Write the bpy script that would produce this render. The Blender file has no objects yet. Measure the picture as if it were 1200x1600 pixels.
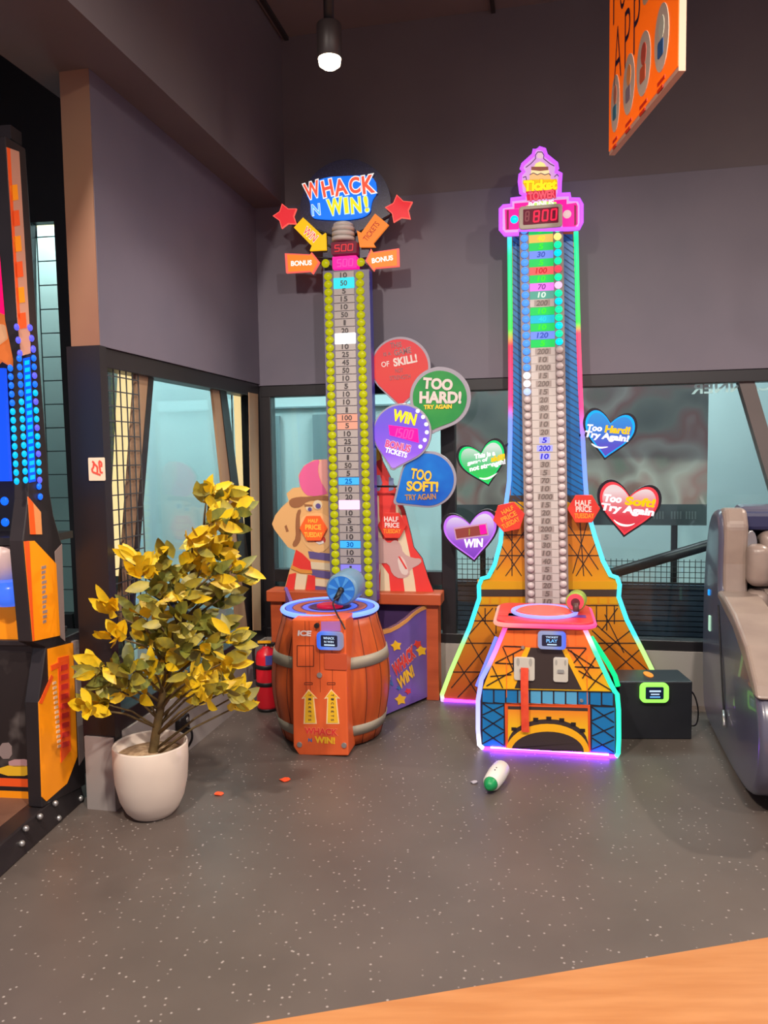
import bpy, bmesh, math, random
from mathutils import Vector, Matrix
random.seed(7)
PI = math.pi
scene = bpy.context.scene
COL = scene.collection

# ------------------------------------------------------------------ camera
CAM_H, FOC, PITCH, ROLL = 1.45, 1200.0, 0.073, -0.015
_f = Vector((0, math.cos(PITCH), -math.sin(PITCH)))
_u = Vector((0, math.sin(PITCH), math.cos(PITCH)))
_r = Vector((1, 0, 0))
CR = math.cos(ROLL) * _r + math.sin(ROLL) * _u
CU = -math.sin(ROLL) * _r + math.cos(ROLL) * _u
CF = _f
CAM = Vector((0, 0, CAM_H))
cd = bpy.data.cameras.new('camera'); cam = bpy.data.objects.new('camera', cd); COL.objects.link(cam)
cd.sensor_fit = 'VERTICAL'; cd.sensor_height = 36.0; cd.lens = 36.0 * FOC / 1600.0
cd.clip_start = 0.02; cd.clip_end = 60
cam.matrix_world = Matrix(((CR.x, CU.x, -CF.x, CAM.x), (CR.y, CU.y, -CF.y, CAM.y), (CR.z, CU.z, -CF.z, CAM.z), (0, 0, 0, 1)))
scene.camera = cam

# ------------------------------------------------------------------ colour management, world, lights
scene.view_settings.view_transform = 'Standard'
scene.view_settings.look = 'None'
scene.view_settings.gamma = 1.0
scene.view_settings.exposure = 0.0
scene.view_settings.use_curve_mapping = False
w = bpy.data.worlds.new('world'); scene.world = w; w.use_nodes = True
w.node_tree.nodes['Background'].inputs[0].default_value = (0.58, 0.53, 0.64, 1)
w.node_tree.nodes['Background'].inputs[1].default_value = 0.85

def lamp(name, kind, loc, energy, color=(1, 1, 1), aim=None, size=0.1, spot=120, blend=0.6, sy=None):
    l = bpy.data.lights.new(name, kind); l.energy = energy; l.color = color
    if kind == 'AREA':
        l.size = size
        if sy: l.shape = 'RECTANGLE'; l.size_y = sy
    else:
        l.shadow_soft_size = size
    if kind == 'SPOT':
        l.spot_size = math.radians(spot); l.spot_blend = blend
    o = bpy.data.objects.new(name, l); COL.objects.link(o); o.location = loc
    d = (Vector(aim) if aim else Vector((loc[0], loc[1], 0))) - Vector(loc)
    o.rotation_euler = d.to_track_quat('-Z', 'Y').to_euler()
    return o
# unseen fill spots added to light the room; unseen c casts the recliner's shadow
lamp('room_fill_spot_a', 'SPOT', (-1.1, 0.9, 3.7), 420, (1.0, .88, .77), (-0.9, 2.6, 0), .08, 120)
lamp('room_fill_spot_b', 'SPOT', (0.9, 0.2, 3.7), 480, (1.0, .88, .77), (0.6, 2.0, 0), .08, 120)
lamp('ceiling_downlight_c', 'SPOT', (2.95, 3.95, 2.75), 170, (1.0, .86, .72), (1.2, 2.9, 0), .03, 110)
lamp('room_fill_spot_d', 'SPOT', (2.6, 0.6, 3.7), 160, (1.0, .84, .7), (1.6, 3.4, 0), .10, 110)
# mall lights beyond the glass; c and d are added fill for the left windows
lamp('mall_ceiling_light_a', 'AREA', (1.3, 6.2, 3.6), 300, (.93, 1.0, 1.0), (1.2, 6.6, 0), 2.2)
lamp('mall_fill_light_c', 'AREA', (-1.7, 6.2, 3.6), 20, (.90, 1.0, 1.0), (-1.8, 7.2, .5), 1.5)
lamp('mall_fill_light_d', 'AREA', (-2.15, 4.98, 3.4), 30, (.92, 1.0, .98), (-2.3, 5.3, 1.2), .3)
lamp('mall_ceiling_light_b', 'AREA', (-2.9, 5.9, 3.6), 200, (.90, 1.0, 1.0), (-2.9, 5.9, 0), 1.0)

# ------------------------------------------------------------------ materials
def lin(c):
    o = []
    for x in c[:3]:
        x = x / 255.0
        o.append(x / 12.92 if x <= .04045 else ((x + .055) / 1.055) ** 2.4)
    return (o[0], o[1], o[2], 1.0)
MATS = {}
def mat(name, c, rough=.5, metal=0.0, em=0.0, ec=None, coat=0.0, trans=0.0):
    if name in MATS: return MATS[name]
    m = bpy.data.materials.new(name); m.use_nodes = True
    b = m.node_tree.nodes['Principled BSDF']
    L = lin(c)
    if em >= .5: b.inputs['Base Color'].default_value = (L[0] * .3, L[1] * .3, L[2] * .3, 1)
    else: b.inputs['Base Color'].default_value = L
    b.inputs['Roughness'].default_value = rough; b.inputs['Metallic'].default_value = metal
    b.inputs['Coat Weight'].default_value = coat
    if em:
        b.inputs['Emission Color'].default_value = lin(ec or c); b.inputs['Emission Strength'].default_value = em
        if em >= .5: b.inputs['Specular IOR Level'].default_value = .2
    MATS[name] = m
    return m
def nodes(m): return m.node_tree.nodes, m.node_tree.links
def noise_mat(name, c1, c2, scale, rough=.5, lo=.35, hi=.65, em=0, detail=3, bump=0, stretch=None, coord='Object'):
    m = mat(name, c1, rough, em=em)
    N, L = nodes(m); b = N['Principled BSDF']
    tc = N.new('ShaderNodeTexCoord'); nz = N.new('ShaderNodeTexNoise'); rp = N.new('ShaderNodeValToRGB')
    nz.inputs['Scale'].default_value = scale; nz.inputs['Detail'].default_value = detail
    src = tc.outputs[coord]
    if stretch:
        mp = N.new('ShaderNodeMapping'); mp.inputs['Scale'].default_value = stretch; L.new(src, mp.inputs['Vector']); src = mp.outputs['Vector']
    L.new(src, nz.inputs['Vector']); L.new(nz.outputs['Fac'], rp.inputs['Fac'])
    rp.color_ramp.elements[0].position = lo; rp.color_ramp.elements[0].color = lin(c1)
    rp.color_ramp.elements[1].position = hi; rp.color_ramp.elements[1].color = lin(c2)
    L.new(rp.outputs['Color'], b.inputs['Base Color'])
    if em: L.new(rp.outputs['Color'], b.inputs['Emission Color'])
    if bump:
        bp = N.new('ShaderNodeBump'); bp.inputs['Strength'].default_value = bump
        L.new(nz.outputs['Fac'], bp.inputs['Height']); L.new(bp.outputs['Normal'], b.inputs['Normal'])
    return m
def ramp_mat(name, axis, stops, em=1.5, rough=.4, interp='LINEAR', base=.3):
    """colour changes along an axis of the object itself; stops = [(metres, rgb)]"""
    m = bpy.data.materials.new(name); m.use_nodes = True
    N, L = nodes(m); b = N['Principled BSDF']
    tc = N.new('ShaderNodeTexCoord'); sp = N.new('ShaderNodeSeparateXYZ'); mr = N.new('ShaderNodeMapRange'); rp = N.new('ShaderNodeValToRGB')
    L.new(tc.outputs['Object'], sp.inputs[0]); L.new(sp.outputs[axis], mr.inputs['Value'])
    lo, hi = stops[0][0], stops[-1][0]
    mr.inputs['From Min'].default_value = lo; mr.inputs['From Max'].default_value = hi
    L.new(mr.outputs['Result'], rp.inputs['Fac']); rp.color_ramp.interpolation = interp
    while len(rp.color_ramp.elements) < len(stops): rp.color_ramp.elements.new(.5)
    for e, (p, c) in zip(rp.color_ramp.elements, stops):
        e.position = (p - lo) / (hi - lo); e.color = lin(c)
    b.inputs['Roughness'].default_value = rough
    if em:
        b.inputs['Specular IOR Level'].default_value = .2
        b.inputs['Base Color'].default_value = (.03, .03, .03, 1)
        L.new(rp.outputs['Color'], b.inputs['Emission Color']); b.inputs['Emission Strength'].default_value = em
    else:
        L.new(rp.outputs['Color'], b.inputs['Base Color'])
    return m
def glass_mat():
    m = bpy.data.materials.new('window_glass'); m.use_nodes = True
    N, L = nodes(m); N.remove(N['Principled BSDF'])
    t = N.new('ShaderNodeBsdfTransparent'); g = N.new('ShaderNodeBsdfGlossy'); mx = N.new('ShaderNodeMixShader'); fr = N.new('ShaderNodeLayerWeight'); pw = N.new('ShaderNodeMath'); pw.operation = 'POWER'; pw.inputs[1].default_value = 4.0; ma = N.new('ShaderNodeMath'); ma.operation = 'MULTIPLY_ADD'; ma.inputs[1].default_value = .7; ma.inputs[2].default_value = .03
    t.inputs[0].default_value = (.86, .95, .95, 1); g.inputs['Roughness'].default_value = .02
    L.new(fr.outputs['Facing'], pw.inputs[0]); L.new(pw.outputs[0], ma.inputs[0]); L.new(ma.outputs[0], mx.inputs[0]); L.new(t.outputs[0], mx.inputs[1]); L.new(g.outputs[0], mx.inputs[2])
    L.new(mx.outputs[0], N['Material Output'].inputs[0])
    return m
GLASS = glass_mat()
def clear_mat(name, c, alpha, rough=.1, em=0):
    m = mat(name, c, rough, em=em); m.node_tree.nodes['Principled BSDF'].inputs['Alpha'].default_value = alpha
    return m

BLACK = mat('black_paint', (24, 23, 25), .45)
INK = mat('black_ink', (22, 18, 20), .5)
WHITE = mat('white_plastic', (226, 222, 214), .4)
LWHITE = mat('lit_white', (255, 250, 245), .4, em=.95)
ALU = mat('aluminium', (190, 188, 186), .35, .8)
GREYMETAL = mat('grey_metal_band', (158, 150, 132), .45, .1)

# ------------------------------------------------------------------ geometry helpers
def ray(px, py):
    return CF + CR * ((px - 600) / FOC) - CU * ((py - 800) / FOC)
def on_floor(px, py, z=0.0):
    r = ray(px, py); return CAM + r * ((z - CAM_H) / r.z)
class Frame:
    """a vertical plane standing on the floor: u along it, v behind it, z up"""
    def __init__(s, x, y, a):
        s.P = Vector((x, y, 0)); s.a = a
        s.d = Vector((math.cos(a), math.sin(a), 0)); s.n = Vector((-math.sin(a), math.cos(a), 0))
    def hit(s, px, py, v=0.0):
        r = ray(px, py); t = s.n.dot(s.P + s.n * v - CAM) / s.n.dot(r)
        return CAM + r * t, t
    def uz(s, px, py, v=0.0):
        q, t = s.hit(px, py, v); return (s.d.dot(q - s.P), q.z)
    def pts(s, L, v=0.0): return [s.uz(x, y, v) for x, y in L]
    def mpp(s, px, py, v=0.0): return s.hit(px, py, v)[1] / FOC
    def w(s, u, v, z): return s.P + s.d * u + s.n * v + Vector((0, 0, z))

_tcache = {}
def glyphs(txt, bold):
    key = (txt, bold)
    if key in _tcache: return _tcache[key]
    c = bpy.data.curves.new('t', 'FONT'); c.body = txt; c.offset = bold; c.align_x = 'LEFT'; c.resolution_u = 4
    c.dimensions = '2D'; c.fill_mode = 'FRONT' if hasattr(c, 'fill_mode') else c.fill_mode
    o = bpy.data.objects.new('t', c); COL.objects.link(o)
    dg = bpy.context.evaluated_depsgraph_get(); me = o.evaluated_get(dg).to_mesh()
    V = [(v.co.x, v.co.y) for v in me.vertices]; Fs = [tuple(p.vertices) for p in me.polygons]
    o.evaluated_get(dg).to_mesh_clear(); bpy.data.objects.remove(o); bpy.data.curves.remove(c)
    _tcache[key] = (V, Fs); return V, Fs

class MB:
    def __init__(s): s.V = []; s.F = []; s.M = []; s.S = []; s.mats = []
    def mi(s, m):
        if m not in s.mats: s.mats.append(m)
        return s.mats.index(m)
    def add(s, V, F, m, smooth=False):
        b = len(s.V); k = s.mi(m); s.V += [tuple(v) for v in V]
        for f in F: s.F.append(tuple(i + b for i in f)); s.M.append(k); s.S.append(smooth)
        return s
    def prism(s, uz, v0, v1, m, side=None, back=True):
        n = len(uz)
        V = [(u, v0, z) for u, z in uz] + [(u, v1, z) for u, z in uz]
        ar = sum(uz[i][0] * uz[(i + 1) % n][1] - uz[(i + 1) % n][0] * uz[i][1] for i in range(n))
        idx = list(range(n))
        if ar < 0: idx = idx[::-1]
        s.add(V, [tuple(idx)] + ([tuple(i + n for i in idx[::-1])] if back else []), m)
        b = len(s.V) - 2 * n; k = s.mi(side or m)
        for i in range(n):
            a, c = idx[i], idx[(i + 1) % n]
            s.F.append((b + a, b + a + n, b + c + n, b + c)); s.M.append(k); s.S.append(False)
        return s
    def box(s, u0, u1, v0, v1, z0, z1, m):
        return s.prism([(u0, z0), (u1, z0), (u1, z1), (u0, z1)], v0, v1, m)
    def ring(s, rings, m, smooth=True, cap0=True, cap1=True, closed=False, mats=None):
        n = len(rings[0]); V = [p for r in rings for p in r]; F = []
        R = len(rings)
        for i in range(R if closed else R - 1):
            for j in range(n):
                a = i * n + j; b2 = i * n + (j + 1) % n; i2 = (i + 1) % R
                F.append((a, b2, i2 * n + (j + 1) % n, i2 * n + j))
        s.add(V, F, m, smooth)
        b = len(s.V) - len(V); k = s.mi(m)
        if not closed:
            if cap0: s.F.append(tuple(b + j for j in range(n))[::-1]); s.M.append(k); s.S.append(False)
            if cap1: s.F.append(tuple(b + (R - 1) * n + j for j in range(n))); s.M.append(k); s.S.append(False)
        return s
    def lathe(s, prof, cu, cv, m, seg=40, cap=True, smooth=True):
        return s.ring([[(cu + r * math.cos(2 * PI * j / seg), cv + r * math.sin(2 * PI * j / seg), z) for j in range(seg)] for r, z in prof], m, smooth, cap, cap)
    def tube(s, path, r, m, seg=10, closed=False):
        P = [Vector(p) for p in path]; n = len(P); rings = []
        rr = r if isinstance(r, (list, tuple)) else [r] * n
        prev = None
        for i in range(n):
            if closed: t = (P[(i + 1) % n] - P[i - 1])
            else: t = P[min(i + 1, n - 1)] - P[max(i - 1, 0)]
            t.normalize()
            if prev is None:
                x = t.cross(Vector((0, 1, 0)))
                if x.length < .1: x = t.cross(Vector((1, 0, 0)))
            else:
                x = prev - t * prev.dot(t)
            x.normalize(); prev = x; y = t.cross(x)
            rings.append([tuple(P[i] + (x * math.cos(2 * PI * j / seg) + y * math.sin(2 * PI * j / seg)) * rr[i]) for j in range(seg)])
        return s.ring(rings, m, True, True, True, closed)
    def ball(s, c, r, m, seg=12, sc=(1, 1, 1)):
        rings = []
        h = seg // 2
        for i in range(1, h):
            t = PI * i / h
            rings.append([(c[0] + r * sc[0] * math.sin(t) * math.cos(2 * PI * j / seg), c[1] + r * sc[1] * math.sin(t) * math.sin(2 * PI * j / seg), c[2] - r * sc[2] * math.cos(t)) for j in range(seg)])
        V = [p for q in rings for p in q] + [(c[0], c[1], c[2] - r * sc[2]), (c[0], c[1], c[2] + r * sc[2])]
        F = []
        for i in range(len(rings) - 1):
            for j in range(seg): F.append((i * seg + j, i * seg + (j + 1) % seg, (i + 1) * seg + (j + 1) % seg, (i + 1) * seg + j))
        nb = len(V) - 2
        for j in range(seg):
            F.append((nb, (j + 1) % seg, j)); o = (len(rings) - 1) * seg; F.append((nb + 1, o + j, o + (j + 1) % seg))
        return s.add(V, F, m, True)
    def text(s, fr, txt, px, py, wpx, hpx, v, m, rot=0.0, shear=0.0, bold=.02, outline=None, grow=.05, arc=0.0):
        u, z = fr.uz(px, py, v); k = fr.mpp(px, py, v)
        s.text_uz(txt, u, z, wpx * k, hpx * k, v, m, rot, shear, bold, outline, grow, arc); return s
    def text_uz(s, txt, u, z, W, H, v, m, rot=0.0, shear=0.0, bold=.02, outline=None, grow=.05, arc=0.0):
        V0, F0 = glyphs(txt, bold)
        if not V0: return s
        xs = [p[0] for p in V0]; ys = [p[1] for p in V0]
        x0, x1, y0, y1 = min(xs), max(xs), min(ys), max(ys)
        ca, sa = math.cos(math.radians(rot)), math.sin(math.radians(rot))
        def put(Vv, Ff, mm, vv):
            out = []
            for x, y in Vv:
                a = ((x - x0) / (x1 - x0) - .5) * W; b = ((y - y0) / (y1 - y0) - .5) * H
                a += b * shear; b += arc * (1 - (2 * a / abs(W)) ** 2) * H
                out.append((u + a * ca - b * sa, vv, z + a * sa + b * ca))
            s.add(out, Ff, mm)
        if outline:
            V1, F1 = glyphs(txt, bold + grow); put(V1, F1, outline, v + .0012)
        put(V0, F0, m, v); return s
    def build(s, name, parent=None, bevel=0, seg=2, sub=0, loc=None, rotz=0):
        me = bpy.data.meshes.new(name); me.from_pydata(s.V, [], s.F)
        for m in s.mats: me.materials.append(m)
        for p, k, sm in zip(me.polygons, s.M, s.S): p.material_index = k; p.use_smooth = sm
        me.update()
        o = bpy.data.objects.new(name, me); COL.objects.link(o)
        if parent: o.parent = parent
        if loc: o.location = loc
        o.rotation_euler.z = rotz
        if bevel:
            b = o.modifiers.new('bevel', 'BEVEL'); b.width = bevel; b.segments = seg; b.limit_method = 'ANGLE'
        if sub:
            q = o.modifiers.new('sub', 'SUBSURF'); q.levels = sub; q.render_levels = sub
        return o
    def recalc(s):
        return s

def tag(o, label, cat, group=None):
    o['label'] = label; o['category'] = cat
    if group: o['group'] = group
    return o
def struct(o): o['kind'] = 'structure'; return o
def thing(name, fr, label, cat, group=None, u=0, v=0, z=0):
    o = bpy.data.objects.new(name, None); COL.objects.link(o); o.empty_display_size = .1
    o.location = fr.w(u, v, z); o.rotation_euler.z = fr.a
    return tag(o, label, cat, group)
def clone(o, parent=None, name=None):
    c = o.copy(); COL.objects.link(c)
    if parent: c.parent = parent
    return c
def circ(u, z, r, n=32, ry=None, a0=0, a1=2 * PI):
    ry = ry or r
    full = abs(a1 - a0 - 2 * PI) < 1e-6
    k = n if full else n + 1
    return [(u + r * math.cos(a0 + (a1 - a0) * i / n), z + ry * math.sin(a0 + (a1 - a0) * i / n)) for i in range(k)]
def rrect(u0, u1, z0, z1, r, n=5):
    out = []
    for cx, cz, a in ((u1 - r, z1 - r, 0), (u0 + r, z1 - r, PI / 2), (u0 + r, z0 + r, PI), (u1 - r, z0 + r, 3 * PI / 2)):
        out += [(cx + r * math.cos(a + PI / 2 * i / n), cz + r * math.sin(a + PI / 2 * i / n)) for i in range(n + 1)]
    return out
def rpx(fr, x0, y0, x1, y1, v, r=.004):
    a = fr.uz(x0, y0, v); b = fr.uz(x1, y1, v)
    return rrect(min(a[0], b[0]), max(a[0], b[0]), min(a[1], b[1]), max(a[1], b[1]), r)
def bar(p, q, wd):
    dx, dz = q[0] - p[0], q[1] - p[1]; L = math.hypot(dx, dz) or 1
    ox, oz = -dz / L * wd / 2, dx / L * wd / 2
    return [(p[0] + ox, p[1] + oz), (q[0] + ox, q[1] + oz), (q[0] - ox, q[1] - oz), (p[0] - ox, p[1] - oz)]
def smooth_loop(pts, it=2):
    for _ in range(it):
        q = []
        for i in range(len(pts)):
            a, b = pts[i], pts[(i + 1) % len(pts)]
            q += [(a[0] * .75 + b[0] * .25, a[1] * .75 + b[1] * .25), (a[0] * .25 + b[0] * .75, a[1] * .25 + b[1] * .75)]
        pts = q
    return pts
def smooth_line(pts, it=2):
    for _ in range(it):
        q = [pts[0]]
        for i in range(len(pts) - 1):
            a, b = pts[i], pts[i + 1]
            q += [tuple(a[k] * .75 + b[k] * .25 for k in range(len(a))), tuple(a[k] * .25 + b[k] * .75 for k in range(len(a)))]
        pts = q + [pts[-1]]
    return pts

# ================================================================== THE SETTING
AL, AB = 1.362, -0.207
LW = Frame(-0.759, 4.82, AL)      # left wall, u = 0 at the corner, negative towards the camera
BW = Frame(-0.759, 4.82, AB)      # back wall, u = 0 at the corner
Z_HEAD, Z_SILL, Z_PAINT, Z_CEIL = 1.845, 0.31, 2.97, 3.95

def wall_obj(fr, name, mb):
    return struct(mb.build(name, loc=fr.P, rotz=fr.a))
WALLPAINT = noise_mat('grey_wall_paint', (92, 88, 102), (100, 94, 107), 2.0, .55)
UPPER = noise_mat('dark_upper_wall', (92, 84, 88), (100, 92, 94), 1.5, .7)
PLINTH = noise_mat('light_plinth', (152, 146, 142), (160, 152, 148), 3, .6)
TANEND = noise_mat('tan_wall_end', (140, 108, 82), (126, 84, 68), 1.2, .6)
FRAMEBLK = mat('black_window_frame', (26, 24, 28), .4)
TAN = noise_mat('tan_wood_post', (166, 136, 104), (140, 110, 84), 6, .5, stretch=(1, 1, .1))

# floor
fm = mat('dark_vinyl_floor', (104, 97, 95), .40)
N, L = nodes(fm); B = N['Principled BSDF']
tc = N.new('ShaderNodeNewGeometry'); vo = N.new('ShaderNodeTexVoronoi'); vo.inputs['Scale'].default_value = 42
rp = N.new('ShaderNodeValToRGB'); rp.color_ramp.elements[0].position = .10; rp.color_ramp.elements[0].color = (1, 1, 1, 1)
rp.color_ramp.elements[1].position = .20; rp.color_ramp.elements[1].color = (0, 0, 0, 1)
sp = N.new('ShaderNodeSeparateColor'); gt = N.new('ShaderNodeMath'); gt.operation = 'GREATER_THAN'; gt.inputs[1].default_value = .48
ml = N.new('ShaderNodeMath'); ml.operation = 'MULTIPLY'
nz = N.new('ShaderNodeTexNoise'); nz.inputs['Scale'].default_value = 2.2; nz.inputs['Detail'].default_value = 6
rp2 = N.new('ShaderNodeValToRGB'); rp2.color_ramp.elements[0].position = .3; rp2.color_ramp.elements[0].color = lin((89, 80, 75))
rp2.color_ramp.elements[1].position = .7; rp2.color_ramp.elements[1].color = lin((101, 91, 85))
mx = N.new('ShaderNodeMixRGB'); mx.inputs[2].default_value = lin((168, 158, 152))
L.new(tc.outputs['Position'], vo.inputs['Vector']); L.new(tc.outputs['Position'], nz.inputs['Vector'])
L.new(vo.outputs['Distance'], rp.inputs['Fac']); L.new(vo.outputs['Color'], sp.inputs[0]); L.new(sp.outputs[0], gt.inputs[0])
L.new(rp.outputs['Color'], ml.inputs[0]); L.new(gt.outputs[0], ml.inputs[1]); L.new(nz.outputs['Fac'], rp2.inputs['Fac'])
L.new(rp2.outputs['Color'], mx.inputs[1]); L.new(ml.outputs[0], mx.inputs[0]); L.new(mx.outputs[0], B.inputs['Base Color'])
q1, q2 = on_floor(395, 1600), on_floor(1200, 1465)
ed = (q2 - q1).normalized(); e0, e1 = q1 - ed * 6, q1 + ed * 8
nb = Vector((ed.y, -ed.x, 0))
m = MB(); m.add([(e0.x, e0.y, 0), (e1.x, e1.y, 0), (6.5, 7.6, 0), (-6, 7.6, 0)], [(0, 1, 2, 3)], fm)
struct(m.build('floor'))
WOODF = noise_mat('orange_wood_floor', (196, 134, 82), (184, 120, 68), 3, .4, stretch=(1, 8, 1), coord='Object')
p2, p3 = e1 + nb * 5, e0 + nb * 5
m = MB(); m.add([(e0.x, e0.y, 0.001), (p3.x, p3.y, .001), (p2.x, p2.y, .001), (e1.x, e1.y, .001)], [(0, 1, 2, 3)], WOODF)
o = struct(m.build('floor_wood'))
CEILM = noise_mat('dark_ceiling', (108, 100, 102), (116, 106, 106), 1.2, .7)
m = MB()
m.box(-6, 6.5, -3, 7.6, Z_CEIL, Z_CEIL + .1, CEILM)
struct(m.build('ceiling'))
SEAM = mat('ceiling_seam', (40, 37, 38), .7)
for k, off in enumerate((-1.6, -.35, .9, 2.15)):
    fr = Frame(off + .05, 0, AL); m = MB()
    m.box(-1.5, 4.9 - .2 * off, -.012, .012, Z_CEIL - .02, Z_CEIL + .02, SEAM)
    struct(m.build('trim_%d' % (k + 1), loc=fr.P, rotz=fr.a))

# left wall: grey upper part, dark part above it, plinth, black end pillar
U0 = -1.75
TH = .13
m = MB(); m.box(U0, 0.2, 0, TH, Z_HEAD + .06, Z_PAINT, WALLPAINT)
m.box(U0 - .004, U0 + .0, .002, TH - .002, Z_HEAD + .06, Z_PAINT + .0, TANEND)
wall_obj(LW, 'wall_left', m)
m = MB(); m.box(-4.0, 0.15, -.19, .26, Z_PAINT, Z_CEIL, UPPER); wall_obj(LW, 'wall_left_upper', m)
m = MB(); m.box(U0 - .03, .0, .0, TH, 0, Z_SILL, PLINTH); wall_obj(LW, 'baseboard_left', m)
m = MB(); m.box(U0 - .02, U0 + .03, -.006, TH + .01, .24, Z_HEAD + .06, FRAMEBLK)
wall_obj(LW, 'pillar', m)
# back wall
m = MB(); m.box(-.2, 4.2, 0, .24, Z_HEAD + .05, Z_PAINT, WALLPAINT); wall_obj(BW, 'wall_back', m)
m = MB(); m.box(-.2, 4.2, .004, .26, Z_PAINT, Z_CEIL, UPPER); wall_obj(BW, 'wall_back_upper', m)
m = MB(); m.box(0.0, 4.2, 0, .24, 0, Z_SILL, PLINTH); wall_obj(BW, 'baseboard_back', m)

# left window: frame, slanted posts, pane, net
def empty_struct(name, fr):
    o = bpy.data.objects.new(name, None); COL.objects.link(o); o.location = fr.P; o.rotation_euler.z = fr.a
    o['kind'] = 'structure'; return o
win = empty_struct('window_1', LW)
m = MB(); m.box(U0 + .03, 0, .01, .10, Z_HEAD - .02, Z_HEAD + .06, FRAMEBLK)
m.box(U0 + .03, 0, .01, .10, Z_SILL, Z_SILL + .075, FRAMEBLK)
m.box(-.075, 0, .012, .10, Z_SILL, Z_HEAD, FRAMEBLK)
m.build('frame', win, bevel=.004)
m = MB(); m.prism([LW.uz(*p, .04) for p in ((214, 566), (237, 571), (203, 1000), (183, 1000))], .04, .055, TAN)
m.prism([LW.uz(*p, .038) for p in ((234, 570), (242, 572), (207, 1000), (198, 1000))], .038, .055, FRAMEBLK); m.build('post', win)
m = MB(); m.prism([LW.uz(*p, .006) for p in ((389, 613), (403, 616), (408, 985), (396, 985))], .006, .011, TAN); m.build('post', win)
m = MB(); m.prism([LW.uz(*p, .04) for p in ((331, 598), (345, 602), (392, 985), (372, 985))], .04, .055, TAN)
m.prism([LW.uz(*p, .035) for p in ((343, 602), (353, 604), (404, 990), (389, 990))], .035, .05, FRAMEBLK); m.build('post', win)
m = MB(); m.box(U0 + .03, -.07, .058, .066, Z_SILL + .06, Z_HEAD, GLASS); m.build('pane', win)
NET = mat('black_net', (58, 62, 64), .6)
def net(name, fr, u0, u1, v, z0, z1, step, parent, r=.0025, dz=None):
    m = MB(); dz = dz or step
    n = max(1, int((u1 - u0) / step))
    for i in range(n + 1):
        u = u0 + (u1 - u0) * i / n; m.box(u - r, u + r, v, v + .004, z0, z1, NET)
    k = int((z1 - z0) / dz)
    for i in range(k + 1): m.box(u0, u1, v, v + .004, z0 + i * dz - r, z0 + i * dz + r, NET)
    return m.build(name, parent)
net('wire_net', LW, U0 + .03, LW.uz(214, 566, .03)[0], .025, .62, Z_HEAD, .05, win, dz=.062)
net('wire_net', LW, LW.uz(352, 604, .2)[0], -.06, .16, .42, Z_HEAD, .05, win, dz=.05)

# back window
win = empty_struct('window_2', BW)
m = MB(); m.box(0, 4.2, .01, .10, Z_HEAD - .02, Z_HEAD + .055, FRAMEBLK)
m.box(0, 4.2, .01, .10, Z_SILL, Z_SILL + .06, FRAMEBLK)
m.box(-.10, .06, .012, .10, 0, Z_HEAD + .055, FRAMEBLK)
ua = BW.uz(690, 800, .03)[0]; ub = BW.uz(712, 800, .03)[0]
m.box(ua, ub, .012, .10, Z_SILL, Z_HEAD, FRAMEBLK)
m.build('frame', win, bevel=.004)
m = MB()
z1 = BW.uz(430, 889, .03)[1]; z0 = BW.uz(430, 908, .03)[1]
m.box(.06, ua, .015, .09, z0, z1, FRAMEBLK); m.build('transom', win)
m = MB(); m.prism([BW.uz(*p, .03) for p in ((1152, 588), (1176, 586), (1262, 880), (1238, 880))], .03, .1, mat('grey_post', (92, 84, 82), .5)); m.build('post', win)
m = MB(); m.box(.06, 4.2, .055, .063, Z_SILL + .05, Z_HEAD, GLASS); m.build('pane', win)

# wall and window beyond the left pillar
SW = Frame(-1.36, 4.5, -0.12)
WARM = mat('warm_lamp_glow', (255, 226, 170), .4, em=3.0)
PALE = noise_mat('mall_wall_panel', (176, 194, 192), (188, 204, 202), .8, .6)
win = empty_struct('window_3', SW)
a = SW.uz(47, 345); b = SW.uz(84, 345); c = SW.uz(112, 960); d = SW.uz(62, 960)
m = MB()
m.prism([(-3, 0), (d[0] - .05, 0), (a[0] - .0, a[1]), (a[0], 3.9), (-3, 3.9)], 0, .06, FRAMEBLK)
m.prism([(c[0] + .02, 0), (-.24, 0), (-.24, 3.9), (b[0], 3.9), (b[0], a[1])], 0, .06, FRAMEBLK)
m.prism([(a[0], a[1] - .01), (b[0], a[1] - .01), (b[0], 3.9), (a[0], 3.9)], 0, .06, FRAMEBLK)
m.prism([(d[0] - .06, 0), (c[0] + .04, 0), c, d], 0, .06, FRAMEBLK)
m.build('frame', win)
m = MB(); m.box(d[0] - .12, c[0] + .1, .03, .038, .3, 2.9, GLASS); m.build('pane', win)
net('wire_net', SW, a[0], c[0], .06, c[1], a[1], .09, win, r=.003, dz=.14)
m = MB(); m.prism(rpx(SW, 44, 346, 83, 352, .3, .005), .3, .33, WARM)
tag(m.build('mall_strip_light', loc=SW.P, rotz=SW.a), 'warm strip light at the top of the narrow netted window left of the pillar', 'light')
m = MB(); m.box(-1.9, -.5, .75, .8, 0, 3.9, PALE); struct(m.build('wall_mall_side', loc=SW.P, rotz=SW.a))

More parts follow.
